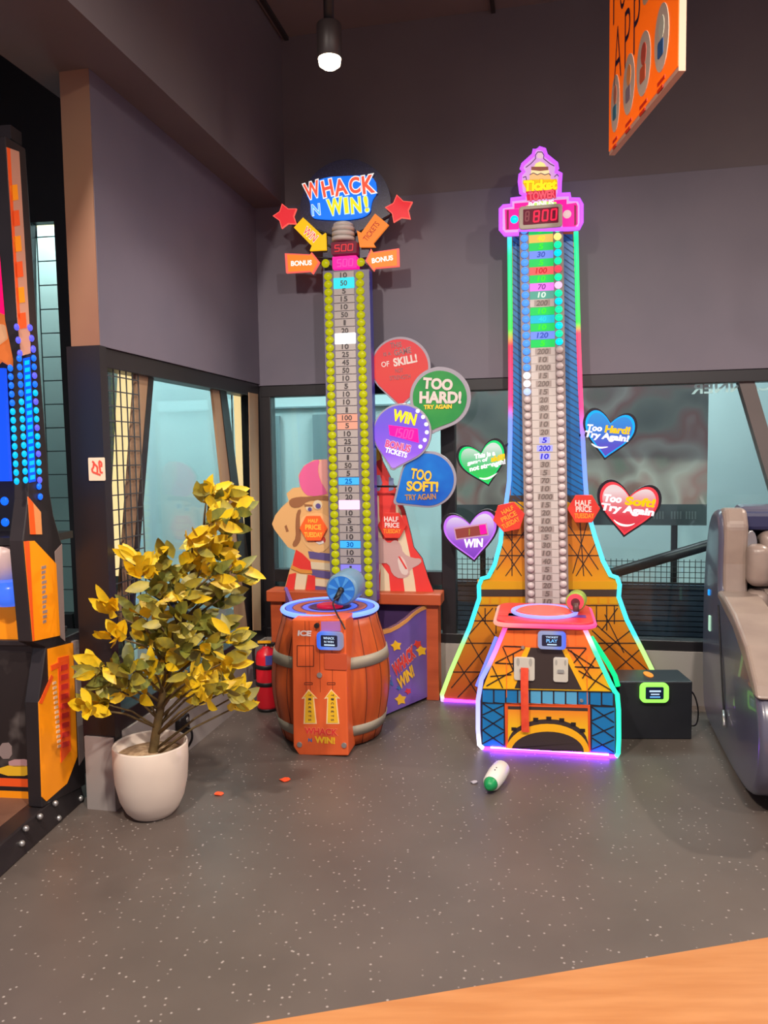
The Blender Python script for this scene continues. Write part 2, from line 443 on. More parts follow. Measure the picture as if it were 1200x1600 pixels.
# mall beyond the glass
MALLG = noise_mat('mall_pale_wall', (166, 188, 190), (180, 200, 200), .7, .6)
MALLD = mat('mall_grey_recess', (112, 134, 138), .7)
m = MB(); m.box(-2.5, 5.5, 2.3, 2.4, -.5, 3.9, MALLG)
struct(m.build('wall_mall_back', loc=BW.P, rotz=BW.a))
m = MB()
for x0, x1, y0, y1, mm in ((424, 442, 650, 900, MALLD), (489, 520, 648, 900, MALLD)):
    p = BW.uz(x0, y0, 2.27); q = BW.uz(x1, y1, 2.27); m.box(p[0], q[0], 2.25, 2.3, q[1], p[1], mm)
m.box(-1, 2, 2.26, 2.3, BW.uz(450, 637, 2.27)[1] - .008, BW.uz(450, 637, 2.27)[1] + .008, MALLD)
struct(m.build('trim_5', loc=BW.P, rotz=BW.a))
m = MB(); m.box(-3.5, 1.5, 2.2, 2.3, -.5, 3.9, noise_mat('mall_teal_wall', (138, 180, 186), (150, 192, 196), .7, .6))
struct(m.build('wall_mall_left', loc=LW.P, rotz=LW.a))
m = MB()
for x0, x1, y0, y1 in ((303, 318, 660, 830),):
    p = LW.uz(x0, y0, 2.15); q = LW.uz(x1, y1, 2.15); m.box(p[0], q[0], 2.15, 2.2, q[1], p[1], MALLD)
struct(m.build('trim_6', loc=LW.P, rotz=LW.a))
# posts outside the left glass; light on their bright face is put in as emission
for k, (pts, lab) in enumerate(((((203, 560), (216, 562), (196, 900), (186, 900)), 'bright warm lit post behind the net next to the black pillar'),
                    (((378, 612), (390, 614), (399, 920), (389, 920)), 'bright warm lit post behind the net beside the room corner'))):
    m = MB(); m.prism([LW.uz(*p, .20) for p in pts], .20, .26, mat('post_face_painted_light', (255, 206, 146), .5, em=1.6))
    pp = [LW.uz(*p, .22) for p in pts]; w_ = .09
    m.prism([pp[1], (pp[1][0] + w_, pp[1][1]), (pp[2][0] + w_, pp[2][1]), pp[2]], .22, .27, TAN)
    tag(m.build('lit_post', loc=LW.P, rotz=LW.a), lab, 'post', 'lit posts outside the left window')
# escalator outside: handrails
RAIL = mat('black_rubber_rail', (30, 28, 34), .4)
m = MB(); p0 = LW.hit(150, 868, .5)[0] - LW.P; p1 = LW.hit(420, 1040, .5)[0] - LW.P
m.tube([p0, p1], .022, RAIL)
tag(m.build('escalator_handrail', loc=LW.P), 'black sloping handrail seen through the left window behind the plant', 'handrail')
m = MB(); p0 = BW.hit(925, 905, .6)[0] - BW.P; p1 = BW.hit(1112, 850, .6)[0] - BW.P
m.tube([p0 - (p1 - p0) * .0, p1 + (p1 - p0) * .8], .035, RAIL)
tag(m.build('escalator_handrail', loc=BW.P), 'dark handrail rising to the right behind the back window beside the recliner', 'handrail')
LOUV = mat('dark_blue_louver', (44, 56, 74), .5)
m = MB(); zt = BW.uz(1000, 912, .7)[1]; zb = .1
n = 14
for i in range(n):
    z = zb + (zt - zb) * i / n
    m.prism([(ub - .1, z), (4.6, z), (4.6, z + (zt - zb) / n * .8), (ub - .1, z + (zt - zb) / n * .8)], .70, .74, LOUV)
m.box(ub - .1, 4.6, .75, .78, zb, zt, mat('louver_back', (24, 30, 42), .6))
tag(m.build('louver_panel', loc=BW.P, rotz=BW.a), 'dark blue slatted panel low behind the back window', 'panel')
m = MB()
m.box(-.4, ub - .12, .72, .76, -.2, BW.uz(430, 905, .72)[1], mat('dark_guard_panel', (70, 80, 84), .6))
tag(m.build('guard_panel', loc=BW.P, rotz=BW.a), 'dark grey guard panel low behind the window at the room corner', 'panel')
e = bpy.data.objects.new('mesh_barrier', None); COL.objects.link(e); e.location = BW.P; e.rotation_euler.z = BW.a
tag(e, 'square wire mesh barrier above the dark slats outside the back window', 'barrier')
net('wire_grid', BW, ub - .1, 4.4, .66, zt - .02, zt + .17, .035, e, r=.002)
# poster on the mall side of the back window
PO = Frame(*BW.w(0, .95, 0).xy, BW.a)
pm = mat('mural_print', (120, 110, 108), .5)
N, L = nodes(pm); B = N['Principled BSDF']
tc = N.new('ShaderNodeTexCoord'); nz = N.new('ShaderNodeTexNoise'); nz.inputs['Scale'].default_value = 2.6; nz.inputs['Detail'].default_value = 1.5; nz.inputs['Distortion'].default_value = .25
rp = N.new('ShaderNodeValToRGB'); L.new(tc.outputs['Object'], nz.inputs['Vector']); L.new(nz.outputs['Fac'], rp.inputs['Fac']); L.new(rp.outputs['Color'], B.inputs['Base Color'])
els = [(.25, (112, 122, 120)), (.40, (156, 162, 152)), (.49, (180, 134, 128)), (.56, (206, 198, 188)), (.66, (166, 148, 140)), (.78, (130, 148, 128))]
while len(rp.color_ramp.elements) < len(els): rp.color_ramp.elements.new(.5)
for e_, (p_, c_) in zip(rp.color_ramp.elements, els): e_.position = p_; e_.color = lin(c_)
ban = thing('mural_banner', PO, 'large blurred red and grey mural banner with mirrored lettering behind the back window', 'banner')
m = MB(); a = PO.uz(708, 585); b = PO.uz(1104, 821); zc = PO.uz(1000, 788)[1]
m.box(a[0], b[0], 0, .03, zc, a[1] + .2, pm); m.build('print', ban)
m = MB(); m.box(a[0], b[0], -.002, .032, b[1], zc, mat('banner_dark_band', (74, 84, 88), .6))
GL = mat('grey_letters', (112, 122, 124), .6)
for i in range(16):
    if i in (5, 6, 11): continue
    q = PO.uz(1016 + i * 4.6, 811); q2 = PO.uz(1018.6 + i * 4.6, 799)
    m.box(q[0], q2[0], -.004, -.002, q[1], q2[1], GL)
m.build('lower_band', ban)
for uu in (a[0] + .2, b[0] - .2):
    m = MB(); m.box(uu - .02, uu + .02, .032, .06, 0, b[1] + .1, BLACK); m.build('support_post', ban)
# vinyl lettering on the outside of the glass, read from the mall side
FF = Frame(*BW.w(0, .072, 0).xy, BW.a); fc_ = FF.uz(1150, 604)
fas = thing('window_lettering', FF, 'pale mirrored letters along the top right of the back window glass', 'sign', u=fc_[0], z=fc_[1])
kf = FF.mpp(1150, 604)
m = MB(); m.text_uz('SCANNER', 0, 0, -132 * kf, 17 * kf, .0, mat('window_letter_vinyl', (214, 226, 226), .5, em=.12), rot=1.5, bold=.02); m.build('lettering', fas)

# ================================================================== WHACK GAME (barrel strength tester)
W = Frame(-0.19, 4.551, -0.2)
def C1(x, y): return (400 + x / 3.3333, 240 + y / 3.3333)
def C2(x, y): return (560 + x / 5.0, 500 + y / 5.0)
def C3(x, y): return (400 + x / 4.0, 680 + y / 4.0)
def C4(x, y): return (390 + x / 3.871, 880 + y / 3.871)
def C5(x, y): return (760 + x / 4.706, 220 + y / 4.706)
def C6(x, y): return (760 + x / 3.81, 540 + y / 3.81)
def C7(x, y): return (670 + x / 3.3333, 880 + y / 3.3333)
def C8(x, y): return (680 + x / 3.3333, 620 + y / 3.3333)
def cm(f, L): return [f(*p) for p in L]

ORWOOD = noise_mat('orange_barrel_wood', (196, 88, 34), (172, 70, 26), 7, .4, stretch=(3, 3, .25))
ORPANEL = noise_mat('orange_front_panel', (232, 104, 52), (218, 92, 44), 4, .38, stretch=(3, 3, .3))
ORSHELF = noise_mat('orange_shelf_wood', (186, 84, 44), (168, 72, 36), 5, .45, stretch=(.4, 3, 3))
PURP = noise_mat('purple_side_print', (104, 78, 158), (122, 94, 178), 3, .4)
PURPD = mat('dark_purple_print', (62, 38, 84), .5)
YEL = mat('yellow_print', (244, 190, 40), .45)
RED = mat('red_print', (222, 58, 52), .45)
CREAM = mat('cream_print', (222, 204, 170), .5)
PAINTBLUE = mat('blue_print', (62, 110, 176), .45)
LREDO = mat('lit_red_orange', (255, 92, 66), .4, em=.95)
LYEL = mat('lit_yellow', (255, 232, 30), .4, em=.95)
LYEL2 = mat('lit_amber', (255, 196, 20), .4, em=.85)
LORG = mat('lit_orange', (255, 138, 44), .4, em=.8)
LRED = mat('lit_red', (240, 52, 60), .4, em=.8)
LRED2 = mat('lit_red_edge', (255, 96, 84), .4, em=1.1)
LBLUE = mat('lit_blue', (24, 120, 250), .4, em=1.0)
LCYAN = mat('lit_cyan', (60, 226, 236), .4, em=1.1)
LMAG = mat('lit_magenta', (255, 16, 150), .4, em=1.1)
LPINK = mat('lit_pink_display', (255, 70, 170), .4, em=1.0)
DKRED = mat('dark_display', (120, 18, 52), .4, em=.5)

game = thing('barrel_hammer_game', W, 'hammer strength game with orange barrel pad, tall bulb tower and balloon signs', 'arcade game')

# cabinet with shelf
m = MB()
zs1 = W.uz(687, 928, -.02)[1]; zs0 = W.uz(687, 946, -.02)[1]
uL = W.uz(424, 1000)[0]; uR = W.uz(686, 1095)[0]
sL = W.uz(416, 925, -.03)[0]; sR = W.uz(689, 930, -.03)[0]
m.box(uL, uL + .075, 0, .12, 0, zs0, ORSHELF); m.box(uR - .075, uR, 0, .12, 0, zs0, ORSHELF)
m.box(uL + .075, uR - .075, .03, .12, 0, zs0, PURPD)
m.build('cabinet', game, bevel=.004)
m = MB(); m.box(sL, sR, -.035, .125, zs0, zs1, ORSHELF); m.build('shelf', game, bevel=.006)

# ---- cartoon back board: tent stripes and a strongman
vb = .045
m = MB()
tent = cm(C3, [(690, 980), (700, 500), (712, 280), (735, 60), (770, 75), (790, 160), (830, 240), (870, 330), (930, 470), (968, 620), (985, 700), (1038, 770), (1075, 890), (1112, 985)])
m.prism(W.pts(tent, vb), vb, vb + .02, RED, side=INK)
def art(pts, f, mm, v, fr=W, th=.0015, side=None, sm=0):
    p = cm(f, pts)
    if sm: p = smooth_loop(p, sm)
    m.prism(fr.pts(p, v), v, v + th, mm, side=side)
art([(735, 370), (768, 380), (770, 500), (790, 640), (790, 780), (745, 980), (705, 980), (705, 500)], C3, CREAM, vb - .002)
art([(872, 420), (905, 470), (930, 600), (960, 740), (990, 900), (1000, 980), (930, 980), (900, 740), (880, 600)], C3, CREAM, vb - .002)
art([(780, 800), (830, 870), (840, 980), (775, 980)], C3, CREAM, vb - .002)
art([(722, 60), (765, 75), (778, 150), (750, 165), (725, 120)], C3, YEL, vb - .002)
art([(720, 250), (775, 250), (790, 300), (770, 350), (720, 340)], C3, mat('grey_blue_print', (120, 134, 172), .5), vb - .003)
art([(830, 260), (860, 270), (860, 340), (830, 350)], C3, mat('grey_blue_print', (0, 0, 0)), vb - .003)
PINKG = mat('pinkish_grey_print', (196, 158, 152), .5)
art([(730, 640), (790, 640), (830, 680), (870, 650), (905, 680), (920, 740), (985, 770), (1030, 770), (1035, 800), (960, 840), (960, 880), (900, 900), (850, 870), (830, 800), (775, 800), (745, 830), (725, 760)], C3, PINKG, vb - .004, sm=1)
art([(880, 760), (920, 760), (955, 850), (940, 880), (900, 860)], C3, mat('pale_print', (218, 200, 190), .5), vb - .0055, sm=1)
art([(888, 758), (900, 758), (945, 835), (935, 838)], C3, RED, vb - .007)
m.build('tent_board', game)
m = MB()
SKIN = mat('cartoon_skin_print', (222, 172, 112), .5); HAIR = mat('cartoon_hair_print', (150, 98, 62), .5)
body = [(175, 975), (205, 860), (235, 770), (245, 720), (200, 700), (160, 650), (115, 590), (100, 555), (120, 500), (160, 450), (205, 410), (190, 365), (230, 330), (275, 325), (265, 250), (300, 190), (360, 155), (440, 150), (480, 190), (520, 300), (520, 975)]
m.prism(W.pts(cm(C3, body), vb - .01), vb - .01, vb + .012, SKIN, side=INK)
art([(270, 240), (305, 185), (365, 158), (400, 150), (385, 210), (400, 280), (440, 350), (450, 370), (330, 385), (290, 350), (268, 290)], C3, mat('pink_print', (222, 96, 148), .45), vb - .012, sm=1)
art([(400, 152), (450, 150), (500, 200), (500, 370), (450, 365), (405, 285), (388, 210)], C3, mat('pale_pink_print', (226, 158, 150), .45), vb - .012, sm=1)
art([(210, 400), (260, 385), (330, 385), (420, 375), (470, 385), (475, 410), (400, 405), (320, 410), (280, 450), (230, 455), (205, 430)], C3, HAIR, vb - .013, sm=1)
art([(255, 470), (285, 460), (270, 520), (285, 640), (260, 690), (235, 700), (225, 680), (250, 640), (245, 560)], C3, HAIR, vb - .013, sm=1)
for ex, ey, er in ((333, 455, 22), (385, 435, 30)):
    p = W.uz(*C3(ex, ey), vb - .014); k = W.mpp(500, 800)
    m.prism(circ(p[0], p[1], er / 4 * k, 16), vb - .014, vb - .0125, CREAM)
    p = W.uz(*C3(ex + 3, ey + 8), vb - .0155)
    m.prism(circ(p[0], p[1], er / 7 * k, 14), vb - .0155, vb - .014, mat('violet_print', (92, 78, 140), .4))
art([(300, 430), (350, 435), (352, 446), (305, 445)], C3, HAIR, vb - .016)
art([(270, 540), (300, 500), (400, 480), (470, 520), (480, 650), (440, 720), (380, 740), (320, 700), (285, 650)], C3, mat('light_skin_print', (232, 184, 124), .5), vb - .013, sm=1)
art([(360, 640), (425, 630), (440, 660), (410, 685), (365, 670)], C3, mat('mouth_print', (196, 70, 60), .5), vb - .0145, sm=1)
art([(370, 668), (420, 660), (425, 675), (395, 684)], C3, WHITE, vb - .016)
art([(190, 560), (205, 600), (190, 605), (178, 570)], C3, HAIR, vb - .0125)
SHIRT = mat('purple_stripe_print', (98, 84, 138), .5)
for k, yy in enumerate((725, 790, 838, 895, 940)):
    if k % 2 == 0: art([(325 + k * 8, yy), (510, yy + 20), (510, yy + 68), (335 + k * 8, yy + 45)], C3, SHIRT, vb - .0125)
    else: art([(325 + k * 8, yy), (510, yy + 15), (510, yy + 60), (335 + k * 8, yy + 45)], C3, CREAM, vb - .0135)
art([(250, 715), (290, 740), (340, 790), (350, 865), (290, 860), (225, 830), (235, 770)], C3, RED, vb - .0145)
art([(222, 812), (280, 838), (350, 845), (352, 866), (280, 862), (218, 835)], C3, mat('orange_print', (214, 142, 60), .5), vb - .016)
art([(205, 870), (250, 860), (240, 975), (178, 975)], C3, RED, vb - .0165)
art([(255, 865), (320, 872), (305, 975), (232, 975)], C3, CREAM, vb - .0165)
art([(325, 872), (370, 880), (370, 975), (308, 975)], C3, RED, vb - .0165)
m.build('strongman_board', game)

# ---- tower column
vt = -.12
m = MB()
TW = noise_mat('tower_grey_blue', (96, 92, 118), (108, 102, 124), 5, .4)
m.prism(W.pts([(504, 423), (577, 420), (589, 940), (517, 942)], vt), vt, -.04, TW, side=mat('tower_blue_edge', (56, 60, 150), .35, em=.15))
zt0 = W.uz(550, 935, vt)[1]
m.prism([(W.uz(520, 942, vt)[0], 0), (W.uz(588, 942, vt)[0], 0), (W.uz(588, 942, vt)[0], zt0 + .02), (W.uz(518, 942, vt)[0], zt0 + .02)], vt + .005, -.04, BLACK)
m.build('tower_body', game, bevel=.003)
BULB = mat('yellow_green_bulb', (196, 196, 16), .3, em=.62)
def lerp(a, b, t): return (a[0] + (b[0] - a[0]) * t, a[1] + (b[1] - a[1]) * t)
NB = 41
bulb0 = None
for side in ((512.5, 432, 525.5, 928), (562, 430, 576.5, 926)):
    for i in range(NB):
        p = lerp(side[:2], side[2:], i / (NB - 1)); q = W.uz(*p, vt - .004)
        if bulb0 is None:
            mb = MB(); mb.ball((0, 0, 0), .0225, BULB, 12, (1.12, .7, 1.0)); bulb0 = mb.build('bulb', game); o = bulb0
        else: o = clone(bulb0, game)
        o.location = (q[0], vt - .004, q[1])
CELL = mat('pale_score_cell', (158, 150, 148), .4, em=.06); NUM = mat('dark_number', (64, 58, 60), .5)
CW = mat('lit_white_cell', (255, 255, 255), .4, em=1.3)
CC = mat('lit_cyan_cell', (40, 214, 226), .4, em=1.0)
CB = mat('lit_blue_cell', (70, 180, 255), .4, em=.9)
CP = mat('lit_pink_cell', (255, 200, 250), .4, em=1.2)
CV = mat('lit_violet_cell', (150, 140, 250), .4, em=.7)
CO = mat('lit_peach_cell', (250, 176, 150), .4, em=.55)
NBL = mat('blue_number', (18, 110, 200), .4, em=.5)
wt = ['10', '50', '5', '15', '10', '50', '1', '20', '', '10', '25', '45', '50', '10', '5', '10', '10', '1', '100', '5', '10', '25', '10', '1', '50', '5', '25', '10', '20', '', '10', '5', '15', '10', '30', '10', '20', '1', '5', '10', '50']
wm = {1: CC, 8: CW, 18: CO, 19: CO, 26: CB, 29: CP, 34: CB, 38: CV, 37: CV}
for i in range(NB):
    m = MB(); c = lerp((537, 430), (549, 925), i / (NB - 1)); q = W.uz(*c, vt - .005); k = W.mpp(*c, vt)
    hw, hh = 16.3 * k, 5.6 * k
    if i in (1, 8, 29): hw *= 1.02; hh *= 1.5 if i != 29 else 1.3
    m.prism(rrect(q[0] - hw, q[0] + hw, q[1] - hh, q[1] + hh, .004 if i in (1, 8, 29) else .002, 3), vt - .006 - (.002 if i in (1, 8, 29) else 0), vt + .002, wm.get(i, CELL))
    if wt[i]: m.text_uz(wt[i], q[0], q[1], (6.0 if len(wt[i]) == 1 else 11 if len(wt[i]) == 2 else 16) * k * (.6 if wt[i] == '1' else 1), 8 * k, vt - .0095, NBL if i in (26, 34) else NUM, rot=-1)
    m.build('score_cell', game)

# ---- topper
vd = -.045
m = MB(); NAVY = noise_mat('navy_glitter', (30, 26, 62), (78, 72, 128), 240, .35, .55, .72)
q = W.uz(539, 324, vd); k = W.mpp(539, 324, vd)
m.prism(circ(q[0], q[1], 73 * k, 56), vd, vd + .02, NAVY, side=mat('navy_rim', (44, 40, 96), .3))
m.prism(W.pts([(505, 385), (578, 385), (574, 424), (506, 426)], vd), vd - .01, vd + .02, NAVY)
m.build('round_topper', game)
m = MB()
blob = cm(C1, [(255, 200), (330, 125), (480, 115), (615, 112), (632, 200), (600, 240), (592, 320), (480, 345), (330, 340), (282, 330), (285, 255)])
m.prism(smooth_loop(W.pts(blob, vd - .02), 2), vd - .02, vd - .001, LBLUE)
for ch, x, y, ww, hh, r in (('W', 292, 190, 84, 84, 12), ('H', 372, 180, 58, 84, 10), ('A', 440, 175, 72, 84, 8), ('C', 513, 165, 58, 84, 6), ('K', 585, 160, 66, 92, 5)):
    m.text(W, ch, *C1(x, y), ww / 3.33, hh / 3.33, vd - .024, LREDO, rot=r, bold=.03, outline=LWHITE, grow=.05)
m.text(W, 'N', *C1(312, 292), 13, 17, vd - .024, mat('lit_pale_blue', (110, 200, 255), .4, em=.9), rot=4, bold=.01, outline=LWHITE, grow=.03)
for ch, x, y, ww, hh, r in (('W', 412, 275, 84, 84, 7), ('I', 470, 270, 20, 80, 5), ('N', 520, 268, 54, 80, 4), ('!', 574, 262, 20, 82, 8)):
    m.text(W, ch, *C1(x, y), ww / 3.33, hh / 3.33, vd - .024, LYEL, rot=r, bold=.035, outline=mat('lit_pale_cyan', (190, 240, 255), .4, em=.9), grow=.045)
m.build('title_sign', game)
m = MB()
STRI = mat('white_bell_plastic', (214, 206, 200), .4)
for yy in (374, 366, 358):
    q = W.uz(536, yy, vd - .03); k = W.mpp(536, yy)
    m.add(*(lambda b: (b.V, b.F))(MB().lathe([(.03, q[1] - .012), (17.5 * k, q[1] - .009), (17.5 * k, q[1] + .009), (.03, q[1] + .012)], q[0], vd - .025, STRI, 28)), STRI, True)
q = W.uz(536, 352, vd - .03); m.ball((q[0], vd - .025, q[1]), 16 * k, STRI, 20, (1, 1, .35))
m.build('bell', game)
def digits(mb, fr, px, py, wd, ht, v, mm, txt, gap=.18, rot=0):
    """seven segment figures"""
    segs = {'0': 'abcdef', '1': 'bc', '2': 'abged', '3': 'abgcd', '4': 'fgbc', '5': 'afgcd', '6': 'afgedc', '7': 'abc', '8': 'abcdefg', '9': 'abcfgd', '-': 'g', ' ': ''}
    u, z = fr.uz(px, py, v); k = fr.mpp(px, py, v); Wd, H = wd * k, ht * k; n = len(txt); cw = Wd / n; t = H * .13
    for i, c in enumerate(txt):
        cx = -Wd / 2 + cw * (i + .5); hw = cw * (1 - gap) / 2 - t / 2; hh = H / 2 - t / 2
        P = {'a': ((-hw, hh), (hw, hh)), 'b': ((hw, hh), (hw, 0)), 'c': ((hw, 0), (hw, -hh)), 'd': ((-hw, -hh), (hw, -hh)), 'e': ((-hw, 0), (-hw, -hh)), 'f': ((-hw, hh), (-hw, 0)), 'g': ((-hw, 0), (hw, 0))}
        for s_ in segs[c]:
            a, b = P[s_]; ca, sa = math.cos(math.radians(rot)), math.sin(math.radians(rot))
            f = lambda p: (u + (cx + p[0] + p[1] * .1) * ca - p[1] * sa, z + (cx + p[0] + p[1] * .1) * sa + p[1] * ca)
            mb.prism(bar(f(a), f(b), t), v, v + .002, mm)
m = MB(); m.prism(rpx(W, 517, 379, 557, 395, vt, .006), vt, -.05, DKRED); digits(m, W, 537, 387, 32, 11, vt - .003, LRED, '500'); m.build('red_display', game)
m = MB(); m.prism(rpx(W, 520, 402, 558, 419, vt, .005), vt - .01, -.05, LMAG); digits(m, W, 539, 410.5, 28, 12, vt - .014, LPINK, '500'); m.build('magenta_display', game)
for x, y in ((508, 411), (563, 409)):
    q = W.uz(x, y, vt); mb = MB(); mb.ball((q[0], vt + .01, q[1]), .024, BULB, 14, (1, .6, 1)); mb.build('bulb', game)
def sign(name, pts, f, mm, fr, v, th, edge=None, parent=None, txt=None, grow=1.13, sm=0):
    m = MB(); P = cm(f, pts)
    if sm: P = smooth_loop(P, sm)
    cx = sum(p[0] for p in P) / len(P); cy = sum(p[1] for p in P) / len(P)
    if edge:
        big = [(cx + (x - cx) * grow, cy + (y - cy) * grow) for x, y in P]
        m.prism(fr.pts(big, v + .004), v + .004, v + th, edge); m.prism(fr.pts(P, v), v, v + .004, mm)
    else: m.prism(fr.pts(P, v), v, v + th, mm)
    for t in txt or []: m.text(fr, *t[:5], v - .002, **t[5])
    return m.build(name, parent)
vs = -.085
sign('win_arrow', [(197, 385), (245, 332), (345, 425), (362, 412), (365, 500), (280, 505), (290, 480)], C1, LYEL2, W, vs, .02, None, game,
     [('WIN', *C1(283, 420), 24, 12, dict(m=LRED, rot=-42, bold=.01, outline=LWHITE, grow=.04))])
sign('tickets_arrow', [(620, 312), (690, 370), (610, 465), (622, 485), (540, 485), (525, 400), (548, 412)], C1, LORG, W, vs, .02, None, game,
     [('TICKETS', *C1(600, 405), 33, 9, dict(m=mat('lit_deep_red', (214, 60, 40), .4, em=.5), rot=50, bold=.01))])
sign('bonus_arrow', [(162, 525), (278, 530), (286, 520), (322, 565), (290, 620), (280, 608), (168, 615)], C1, LORG, W, vs, .025, LRED2, game,
     [('BONUS', *C1(236, 570), 34, 8, dict(m=LWHITE, rot=-1, bold=.04))])
sign('bonus_arrow', [(732, 500), (612, 518), (604, 502), (578, 558), (616, 605), (622, 592), (734, 582)], C1, LORG, W, vs, .025, LRED2, game,
     [('BONUS', *C1(658, 550), 34, 8, dict(m=LWHITE, rot=5, bold=.04))])
def star(cx, cy, R, rot=0, inner=.6): return [(cx + (R if i % 2 == 0 else R * inner) * math.cos(rot + PI / 2 + i * PI / 5), cy - (R if i % 2 == 0 else R * inner) * math.sin(rot + PI / 2 + i * PI / 5)) for i in range(10)]
sign('star', star(155, 325, 62, .3), C1, LRED, W, vs, .02, LRED2, game, grow=1.1)
sign('star', star(748, 288, 70, .2), C1, LRED, W, vs, .02, LRED2, game, grow=1.1)
m = MB()
for a, b in (((455, 345), (530, 372)), ((612, 335), (545, 372)), ((480, 400), (520, 405)), ((600, 400), (560, 405)), ((485, 365), (530, 395)), ((582, 360), (545, 395))):
    pa = W.uz(*a, -.055); pb = W.uz(*b, -.055); m.tube([(pa[0], -.055, pa[1]), (pb[0], -.055, pb[1])], .006, BLACK, 8)
m.build('bracket', game)

# ---- balloon signs
RIM = mat('clear_acrylic_rim', (150, 146, 158), .15)
def drop(cx, cy, R, tx, ty, n=40, tr=.12):
    d = math.hypot(tx - cx, ty - cy); a = math.atan2(ty - cy, tx - cx); b = math.acos(min(.99, R / d)); out = []
    for i in range(n + 1):
        t = a + b + (2 * PI - 2 * b) * i / n; out.append((cx + R * math.cos(t), cy + R * math.sin(t)))
    sm = []
    for k in range(7):
        t = a - PI / 2 + .4 + (PI - .8) * k / 6; sm.append((tx - (tx - cx) * tr + R * tr * 1.1 * math.cos(t), ty - (ty - cy) * tr + R * tr * 1.1 * math.sin(t)))
    return out + sm
def balloon(cx, cy, R, tx, ty, face, v, txts, inset=.93):
    m = MB(); m.prism(W.pts(cm(C2, drop(cx, cy, R, tx, ty)), v + .004), v + .004, v + .018, RIM)
    p = m.build('balloon_sign', game, bevel=.003)
    m = MB(); m.prism(W.pts(cm(C2, drop(cx - 4, cy + 2, R * inset, cx + (tx - cx) * inset, cy + (ty - cy) * inset)), v), v, v + .004, face)
    for t in txts: m.text(W, t[0], *C2(t[1], t[2]), t[3] / 5, t[4] / 5, v - .0015 - .003 * (len(t) > 6), t[5], **(t[6] if len(t) > 6 else {}))
    m.build('balloon_face', p)
    return p, v
GT = mat('pale_grey_lettering', (196, 186, 182), .5); RT = mat('rose_grey_lettering', (120, 78, 84), .5)
zc = lambda x, y: W.uz(*C2(x, y))[1]
redf = ramp_mat('red_balloon_print', 2, [(zc(0, 660), (240, 40, 50)), (zc(0, 420), (240, 54, 46)), (zc(0, 140), (232, 34, 52))], em=.9, base=.5)
balloon(330, 365, 235, 330, 690, redf, -.045, [('THIS', 292, 195, 90, 42, RT, dict(rot=3, outline=GT, grow=.01)), ('IS A', 225, 265, 60, 28, RT, dict(rot=6, outline=GT, grow=.01)), ('GAME', 345, 245, 135, 48, RT, dict(rot=8, outline=GT, grow=.015)),
     ('OF', 210, 345, 64, 42, GT, dict(rot=6)), ('SKILL!', 365, 315, 190, 66, GT, dict(rot=9, bold=.04)), ('NOT', 318, 395, 62, 34, RT, dict(rot=3)), ('STRENGTH', 325, 448, 165, 34, RT, dict(rot=3))])
grf = noise_mat('green_balloon_print', (20, 120, 62), (52, 140, 64), 5, .25)
balloon(640, 605, 240, 560, 895, grf, -.062, [('TOO', 620, 500, 235, 90, GT, dict(rot=-6, bold=.05)), ('HARD!', 640, 605, 330, 96, GT, dict(rot=-2, bold=.05)), ('TRY AGAIN', 620, 678, 220, 34, YEL, dict(rot=0, bold=.04))], inset=.88)
puf = ramp_mat('purple_balloon_print', 2, [(zc(0, 1180), (206, 150, 255)), (zc(0, 1050), (160, 90, 246)), (zc(0, 850), (128, 84, 236)), (zc(0, 670), (110, 92, 226))], em=.95)
p, v = balloon(342, 880, 230, 262, 1180, puf, -.080, [('WIN', 360, 760, 190, 92, LYEL, dict(rot=-14, bold=.05)), ("BONUS", 310, 985, 205, 60, mat('lit_rose', (226, 90, 150), .4, em=.7), dict(rot=-14, bold=.05, outline=LWHITE, grow=.02)), ('TICKETS', 295, 1035, 180, 42, LWHITE, dict(rot=-16, bold=.04))], inset=.94)
m = MB(); m.prism(W.pts(cm(C2, [(235, 820), (462, 850), (470, 960), (245, 900)]), v - .01), v - .01, v, LMAG); digits(m, W, *C2(348, 885), 34, 15, v - .013, LPINK, '1500', rot=-10); m.build('balloon_display', p)
m = MB()
for i in range(6):
    a = -.9 + i * .33; q = W.uz(*C2(345 + 190 * math.cos(a), 860 + 190 * math.sin(a)), v - .004); m.prism(circ(q[0], q[1], .012, 8), v - .004, v - .001, LWHITE)
m.build('light_spots', p)
buf = noise_mat('blue_balloon_print', (14, 66, 172), (24, 110, 196), 4, .2, em=.12)
balloon(545, 1245, 222, 268, 1440, buf, -.060, [('TOO', 490, 1210, 165, 84, YEL, dict(rot=-10, bold=.03)), ('SOFT!', 500, 1300, 250, 80, YEL, dict(rot=-2, bold=.04)), ('TRY AGAIN', 485, 1382, 245, 46, mat('dull_gold_print', (176, 130, 62), .5), dict(rot=2, bold=.03))], inset=.92)
m = MB()
for a, b in (((578, 600), (622, 580)), ((580, 700), (630, 690)), ((585, 760), (660, 760)), ((622, 590), (660, 760))):
    pa = W.uz(*a, -.03); pb = W.uz(*b, -.03); m.tube([(pa[0], -.034, pa[1]), (pb[0], -.034, pb[1])], .006, BLACK, 8)
m.build('balloon_bracket', game)

